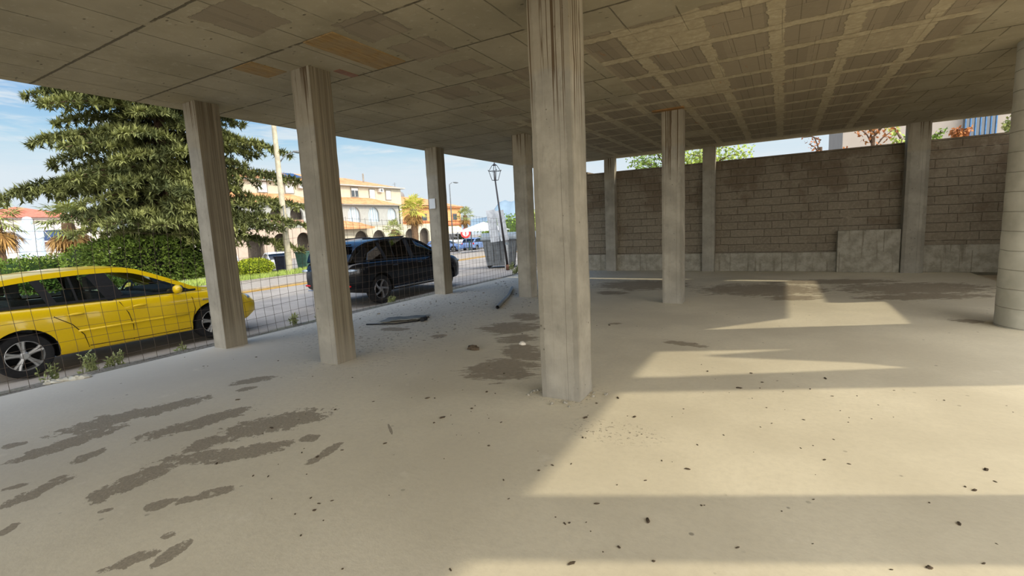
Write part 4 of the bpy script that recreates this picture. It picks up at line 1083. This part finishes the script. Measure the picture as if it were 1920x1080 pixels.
for a, b_ in bays[:3]:
    mq = MB()
    for k in range(14): yy_ = a+(b_-a)*k/13; mq.box((-51.62, yy_-.035, 2.5), (-51.55, yy_+.035, 3.35))
    mq.box((-51.65, a, 3.35), (-51.50, b_, 3.45)); mq.build('balustrade', simple('balustrade', (190, 150, 130)), t)
for y0, y1, zt in ((44.9, 56.8, 6.6), (29.6, 43.2, 6.75)):
    q = MB(); q.add([(-50.9, y0, 5.45), (-50.9, y1, 5.35), (-54, y1, 5.9), (-54, y0+1.2, zt), (-54, y1-4, zt), (-54, y0, 5.9)], [(0, 1, 4, 3), (1, 2, 4), (0, 3, 5), (0, 5, 2, 1)]); q.build('porch_roof', M['tile'], t)
    MB().box((-54, y0, 5.3), (-50.88, y1, 5.44)).build('porch_eaves', M['wframe'], t)
# ground arcade and low canopy roof
q = MB(); archwall(q, -50.6, 43.8, 66.0, -1.3, 2.45, [(46.0+3.35*k, 48.5+3.35*k, .55, -1.3) for k in range(6)]); q.build('arcade', M['cream'], t)
MB().box((-52.0, 43.8, -1.3), (-51.6, 66, 2.45)).build('arcade_back', M['recess'], t)
q = MB(); archwall(q, -51.0, 29.8, 43.0, -1.3, 2.45, [(31.2+3.1*k, 33.2+3.1*k, .9, -1.3) for k in range(4)]); q.build('ground_floor_wall', simple('pinkish_render', (176, 158, 142), .9, scale=2, var=.06), t)
q = MB(); q.add([(-49.3, 42.0, 2.35), (-49.3, 48.6, 2.2), (-51.5, 48.2, 2.9), (-51.5, 42.0, 3.6)], [(0, 1, 2, 3)]); q.add([(-49.3, 42.0, 2.2), (-49.3, 48.6, 2.05), (-51.5, 48.2, 2.05), (-51.5, 42, 2.2)], [(0, 1, 2, 3)]); q.box((-49.4, 42.0, 2.06), (-49.28, 48.6, 2.3)); q.build('canopy_roof', M['tile'], t)
MB().tube([(-57, 54.6, 9.3), (-57, 54.6, 10.6)], .12, 6).build('chimney', M['wframe'], t)
MB().tube([(-57, 61.5, 6), (-57, 61.5, 9.6)], .04, 5).tube([(-57, 60.6, 8.3), (-57, 62.3, 8.2)], .03, 4).tube([(-57, 61.0, 9.3), (-57, 61.9, 9.4)], .03, 4).build('antenna', M['gmetal'], t)

# orange house
t = empty('orange_house', (0, 0, 0)); tag(t, 'orange rendered two storey house with tiled roof at the street corner', 'house')
MB().box((-72, 62.0, -1.3), (-58, 81.4, 5.9)).build('wall', M['orangew'], t)
q = MB(); q.add([(-57.3, 60.0, 6.1), (-57.3, 82.2, 5.75), (-73, 82.2, 5.75), (-73, 60., 6.1), (-64, 66, 8.1), (-64, 76, 7.9)], [(0, 1, 5, 4), (1, 2, 5), (2, 3, 4, 5), (3, 0, 4), (0, 3, 2, 1)]); q.build('roof', M['tile'], t)
MB().box((-58, 62, 5.55), (-57.4, 81.6, 5.8)).build('eaves', simple('ochre_eaves', (170, 116, 76)), t)
MB().box((-58, 62, 2.2), (-57.5, 81.6, 2.6)).box((-58, 62, 2.9), (-57.8, 81.5, 3.02)).build('string_course', simple('ochre_band', (176, 108, 76)), t)
for a, b_ in ((78.6, 79.9), (73.5, 75), (69.0, 70.4)):
    f = MB().box((-58.02, a-.15, 3.1), (-57.94, b_+.15, 4.5)).build('window', simple('ochre_frame', (180, 128, 84)), t); MB().box((-57.94, a, 3.2), (-57.9, b_, 4.4)).build('pane', M['dglass'], f)
for a, b_, c_, d_ in ((69.2, 72.0, -.2, 1.4), (75.4, 77.4, -1.2, .9)):
    f = MB().box((-58.02, a-.15, c_-.1), (-57.94, b_+.15, d_+.1)).build('window', M['shut'], t); MB().box((-57.94, a, c_), (-57.9, b_, d_)).build('pane', M['dglass'], f)
q = MB(); q.add([(-57.9, 74.6, 2.0), (-57.9, 80.2, 2.0), (-56.2, 80.2, .7), (-56.2, 74.6, .7)], [(0, 1, 2, 3)]); q.add([(-57.9, 74.6, 1.96), (-57.9, 80.2, 1.96), (-56.2, 80.2, .66), (-56.2, 74.6, .66)], [(0, 1, 2, 3)]); q.build('awning', simple('cream_awning', (214, 204, 170)), t)
f = MB().ball((-66, 72, 8.2), (1.2, 1.2, 1.1), 12, 8).build('dome', simple('dome_grey', (120, 116, 112)), t, smooth=True)

# white house at far left
t = empty('white_house', (-88, 24.4, -1.2)); tag(t, 'white house with red tiled roof behind the statue and palms', 'house')
MB().box((-9, -6.5, 0), (1.6, 5.4, 6.9)).build('wall', simple('white_render', (206, 200, 192), .9, scale=1, var=.05), t)
q = MB(); q.add([(2.2, -7, 6.8), (2.2, 5.9, 6.8), (-9.6, 5.9, 6.8), (-9.6, -7, 6.8), (-3.4, -.4, 8.5)], [(0, 1, 4), (1, 2, 4), (2, 3, 4), (3, 0, 4), (0, 3, 2, 1)]); q.build('roof', M['redtile'], t)
MB().box((1.6, 1.2, 3.4), (3.0, 9.8, 3.9)).build('terrace_edge', M['redtile'], t); MB().box((-4, 5.4, 0), (2.8, 11.8, 3.4)).build('annexe_wall', simple('white_render2', (204, 198, 188), .9, scale=1, var=.05), t)
q = MB()
for k in range(12): yy_ = -8.9+k*.36; q.box((1.7, yy_-.06, 3.6), (1.8, yy_+.06, 4.4))
q.box((1.6, -9.1, 4.4), (1.9, -4.6, 4.5)); q.box((1.5, -9.1, 3.3), (2.4, -4.5, 3.6)); q.build('balcony', simple('balcony_white', (205, 200, 192)), t)
f = MB().box((1.6, -4.9, 1.9), (2.3, -3.3, 3.0)).build('air_conditioner', M['shut'], t, bevel=.03); MB().lathe([(.4, .0), (.4, .02), (.001, .02)], 16, (2.31, -4.1, 2.45), 'x').build('fan', M['gmetal'], f)
for a, b_, c_, d_ in ((-1.6, 2.4, 5.0, 5.9),): MB().box((1.58, a, c_), (1.66, b_, d_)).build('window', M['shut'], t)
# low house with solar panels, and a grey boundary wall
t = empty('annexe_building', (-63, 22.5, -1.1)); tag(t, 'low white building with tilted solar panels left of the cedar tree', 'building')
MB().box((-5, -5.0, 0), (0, 2.2, 3.0)).build('wall', simple('annexe_white', (198, 190, 182), .9), t)
MB().box((-5, -5.2, 3.0), (.3, -1.4, 3.2)).build('roof_edge', simple('brown_fascia', (110, 72, 64)), t)
q = MB()
for k in range(3): q.box((0, -4.9+k*1.18, 0), (2.2, -3.8+k*1.18, .05))
o = q.build('solar_panel', bpy.data.materials['solar'], t); o.location = (-.9, -.0, 3.25); o.rotation_euler = (0, R(28), 0); o.location = (-1.6, 0, 4.35)
MB().box((-4.5, -1.0, 3.0), (-.4, 2.0, 4.2)).build('upper_room', simple('annexe_white2', (204, 196, 190), .9), t)
o = MB().box((-46.4, 10.8, -1.1), (-46.2, 20.5, .95)).build('boundary_wall', simple('grey_boundary', (178, 176, 170), .9)); tag(o, 'plain pale grey boundary wall left of the hedge', 'wall')
o = MB().box((-47.6, -6.0, -1.1), (-47.4, 10.8, .35)).build('boundary_wall', simple('terracotta_wall', (186, 122, 92), .9)); tag(o, 'low terracotta coloured wall below the left fan palm', 'wall')
# mountain
mo = MB(); nx = 70; vs = []; fs = []
rgm = random.Random(2)
for i in range(nx+1):
    a = i/nx; X0 = Vector((-1750, 1330)); X1 = Vector((-830, 1930)); p_ = X0.lerp(X1, a)
    hh = 18+95*math.exp(-((a-.70)/.085)**4)*(.92+.08*math.sin(a*90))+30*math.exp(-((a-.55)/.2)**2)+10*mnoise.noise(Vector((a*9, 0, 0)))
    for j in range(7):
        t_ = j/6; vs.append((p_.x-(.5-t_)*-400*.5, p_.y+(t_)*500, -5+hh*math.sin(math.pi*min(1, t_*1.0))**.5 if 0 < t_ < 1 else -8))
for i in range(nx):
    for j in range(6): a = i*7+j; fs.append((a, a+7, a+8, a+1))
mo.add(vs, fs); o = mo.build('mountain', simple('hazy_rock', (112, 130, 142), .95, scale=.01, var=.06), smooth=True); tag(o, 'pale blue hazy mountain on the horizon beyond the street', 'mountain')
t = empty('apartment_block', (-33, 88, -1.2)); tag(t, 'distant pale blue grey block above the containers', 'building')
MB().box((0, 0, 0), (7.5, 7, 7.8)).build('wall', simple('pale_blue_wall', (176, 186, 194)), t)
for k in range(4): MB().box((.8+k*1.7, -.05, 4.2), (1.8+k*1.7, .02, 5.0)).build('window', M['dglass'], t)

# behind the back wall
t = empty('pink_building', (2.55, 30, -.2)); tag(t, 'pale pinkish apartment building behind the back wall', 'building')
MB().box((0, 0, 0), (14, 9, 9.5)).build('wall', simple('pink_render', (158, 148, 136), .9, scale=1, var=.04), t)
f = MB().box((4.55, -.5, 4.75), (5.55, .01, 6.0)).build('window_bay', M['dglass'], t)
q = MB()
for k in range(7): q.box((4.5+k*.17, -.56, 4.7), (4.54+k*.17, -.5, 6.05))
q.box((4.45, -.58, 4.62), (5.6, -.48, 4.74)); q.build('blue_bars', simple('blue_frame', (70, 110, 150)), f)
MB().box((1.6, -.8, 3.3), (4.2, 0, 4.7)).build('balcony', simple('balcony_cream', (200, 194, 176)), t)
def smalltree(x, y, h, r_, m_, n, seed, label, sparse=.5, base=.2, s=.12):
    rg = random.Random(seed); root = empty('tree', (x, y, base)); tag(root, label, 'tree')
    br = MB(); lf = MB(); br.tube([(0, 0, -.3), (0, 0, h*.7)], [.10, .05], 7)
    for i in range(int(14/sparse*.7)):
        az = rg.uniform(0, 6.283); z0 = h*rg.uniform(.4, .75); L = r_*rg.uniform(.6, 1.1); e = rg.uniform(.1, 1.1)
        tip = Vector((math.cos(az)*L*math.cos(e), math.sin(az)*L*math.cos(e), z0+L*math.sin(e)*.8+ .1))
        p0 = Vector((0, 0, z0)); br.tube([p0, p0.lerp(tip, .5)+Vector((0, 0, .08)), tip], [.03, .018, .008], 5, cap=False)
        for k in range(n):
            t_ = rg.uniform(.35, 1.05); c_ = p0.lerp(tip, t_)+rdir(rg)*r_*.16
            leaf(lf, c_, rdir(rg)-Vector((0, 0, .3)), s*rg.uniform(.6, 1.3), .55, rdir(rg))
    br.build('branches', M['bark'], root); lf.build('foliage', m_, root); return root
smalltree(-4.0, 19.6, 5.2, 1.5, M['green'], 170, 61, 'dense green tree above the left part of the back wall', .35, s=.11)
smalltree(-2.2, 18.4, 5.0, 1.3, M['litegreen'], 170, 65, 'yellow green tree behind the free standing column above the wall', .35, s=.11)
smalltree(2.25, 17.8, 4.9, .85, M['orange'], 26, 62, 'orange brown leaved tree above the middle of the back wall', .6, s=.12)
smalltree(1.0, 18.6, 4.8, .75, M['orange'], 14, 66, 'sparse purple brown leaved twigs above the wall, left of the orange tree', .8, s=.10)
smalltree(3.15, 19.4, 4.7, .6, M['litegreen'], 30, 63, 'small yellow leaved tree left of the wall column', .7, s=.12)
smalltree(4.1, 21.4, 5.0, .6, M['green'], 60, 64, 'light green shrub right of the wall column above the wall', .5, s=.13)
smalltree(4.65, 20.0, 5.0, .33, M['orange'], 40, 67, 'orange leaved shrub between the wall column and the blue window', .6, s=.12)
smalltree(7.35, 23.6, 6.4, .9, M['palm'], 120, 68, 'drooping olive green tree beside the blue window', .4, s=.16)

# ------------------------------------------------------------------ things on the floor
M['pvc'] = simple('grey_pipe_plastic', (92, 92, 88), .5, scale=12)
pp = [(-4.63, 7.50, .035), (-4.85, 8.05, .035), (-5.12, 8.75, .035), (-5.45, 9.45, .035), (-5.72, 10.0, .035)]
o = MB().tube(pp, .036, 12, cap=False).tube(pp, .030, 12, cap=False).build('pipe', M['pvc'], smooth=True); tag(o, 'long grey plastic pipe lying on the floor before the column', 'pipe')
q = MB(); rg = random.Random(9)
nx, ny = 12, 6; vs = []; fs = []
for i in range(nx+1):
    for j in range(ny+1):
        u, v = i/nx, j/ny; p_ = Vector((-5.93, 5.72, 0)).lerp(Vector((-5.33, 6.12, 0)), u)+Vector((-.12, .42, 0))*v
        vs.append((p_.x, p_.y, .03+.022*mnoise.noise(Vector((u*4, v*3, 1)))+.02*(u > .3)*(1-v)))
for i in range(nx):
    for j in range(ny): a = i*(ny+1)+j; fs.append((a, a+ny+1, a+ny+2, a+1))
q.add(vs, fs); o = q.build('plastic_sheet', simple('grey_sheet', (122, 122, 114), .8), smooth=True); sm2 = o.modifiers.new('s', 'SOLIDIFY'); sm2.thickness = .006; tag(o, 'crumpled grey sheet lying on the floor between the street columns', 'sheet')
o = MB().tube([(-6.05, 5.58, .015), (-5.6, 5.78, .012), (-5.36, 6.08, .014), (-5.42, 6.45, .016)], .012, 6).build('cable', M['trimblk'], smooth=True); tag(o, 'dark bent rod lying in front of the grey sheet', 'rod')
o = MB().tube([(-5.28, 6.10, .04), (-5.30, 6.22, .04)], .040, 10).build('black_cap', M['trimblk']); tag(o, 'small black round cap on the floor right of the grey sheet', 'cap')
def lump(name, c, r_, mt_, label, cat, seed, group=None):
    rg2 = random.Random(seed); q = MB(); q.ball((0, 0, r_[2]*.6), r_, 9, 6, .22, rg2); o = q.build(name, mt_, loc=c); tag(o, label, cat, group); return o
M['clod'] = simple('dark_clod', (80, 68, 52), .95, scale=40, var=.3)
lump('clod', (-3.40, 4.87, 0), (.09, .06, .035), M['clod'], 'dark clod of earth left of the nearest column', 'clod', 1)
lump('white_stone', (-2.92, 5.30, 0), (.05, .035, .026), simple('white_stone', (205, 196, 178)), 'small white stone on the floor left of the nearest column', 'stone', 2)
q = MB(); rg2 = random.Random(12)
for i in range(5): q.ball((i*.075, rg2.uniform(-.03, .03), .03), (.07, .05, .03), 9, 6, .3, rg2)
o = q.build('plastic_bag', simple('dirty_plastic', (168, 164, 150), .6), loc=(-7.32, 1.95, -.02)); o.rotation_euler = (0, 0, R(60)); tag(o, 'crumpled pale plastic bag on the floor edge by the yellow car', 'plastic bag')
proto = []
for k in range(4):
    o = lump('debris_crumb', (0, 0, 0), (.012+.004*k, .009, .005), M['clod'], 'small dark crumb of debris scattered on the concrete floor', 'debris', 70+k, 'crumbs on the floor'); proto.append(o)
rgd = random.Random(4)
def inpatch():
    r_ = rgd.random()
    if r_ < .48: return rgd.uniform(-.9, 2.2), rgd.uniform(1.5, 5.2)
    if r_ < .78: return rgd.uniform(-3.6, -.6), rgd.uniform(1.2, 4.0)
    return rgd.uniform(-7., -2.2), rgd.uniform(2.5, 8.5)
for k in range(290):
    x, y = inpatch()
    if y < abs(x)*.15+1.0: continue
    o = proto[k % 4] if k < 4 else proto[k % 4].copy()
    if k >= 4: COL.objects.link(o)
    s_ = rgd.uniform(.25, .6) if rgd.random() < .7 else rgd.uniform(.6, 1.25); o.location = (x, y, 0); o.rotation_euler = (0, 0, rgd.uniform(0, 6.28)); o.scale = (s_, s_, s_)
# chips at the foot of the nearest column
chips = []
for k in range(26):
    a = rgd.uniform(0, 6.28); rr = rgd.uniform(.22, .36)
    x, y = -1.68+rr*math.cos(a)*1.05, 3.86+rr*math.sin(a)*.9
    if abs(x+1.68) < .20 and abs(y-3.86) < .18: continue
    if not chips: o = lump('mortar_chip', (x, y, 0), (.016, .012, .010), simple('mortar_chip', (150, 144, 128)), 'pale mortar chip at the foot of the nearest column', 'chip', 90, 'mortar chips round the nearest column')
    else: o = chips[0].copy(); COL.objects.link(o); o.location = (x, y, 0)
    s_ = rgd.uniform(.6, 1.5); o.scale = (s_, s_, s_); o.rotation_euler = (0, 0, rgd.uniform(0, 6)); chips.append(o)

rub = []
M['rub'] = simple('rubble_grey', (128, 122, 112), .95, scale=30, var=.25)
for k in range(240):
    x, y = rgd.uniform(-6.9, -3.9), rgd.uniform(4.8, 11.5)
    if abs(x+4.8) < .35 and abs(y-9.05) < .35 or abs(x+7) < .3 and abs(y-9) < .35 or (-6.1 < x < -5.2 and 5.4 < y < 6.7) or abs(x+4.63-(7.5-y)*.436) < .12: continue
    if not rub: o = lump('rubble', (x, y, 0), (.026, .018, .010), M['rub'], 'small grey chip of mortar rubble on the dusty floor between the street columns', 'rubble', 95, 'mortar rubble on the street side of the floor')
    else: o = rub[0].copy(); COL.objects.link(o); o.location = (x, y, 0)
    s_ = rgd.uniform(.3, .7) if rgd.random() < .75 else rgd.uniform(.7, 1.4); o.scale = (s_, s_*rgd.uniform(.6, 1.3), s_*rgd.uniform(.5, 1.1)); o.rotation_euler = (0, 0, rgd.uniform(0, 6)); rub.append(o)
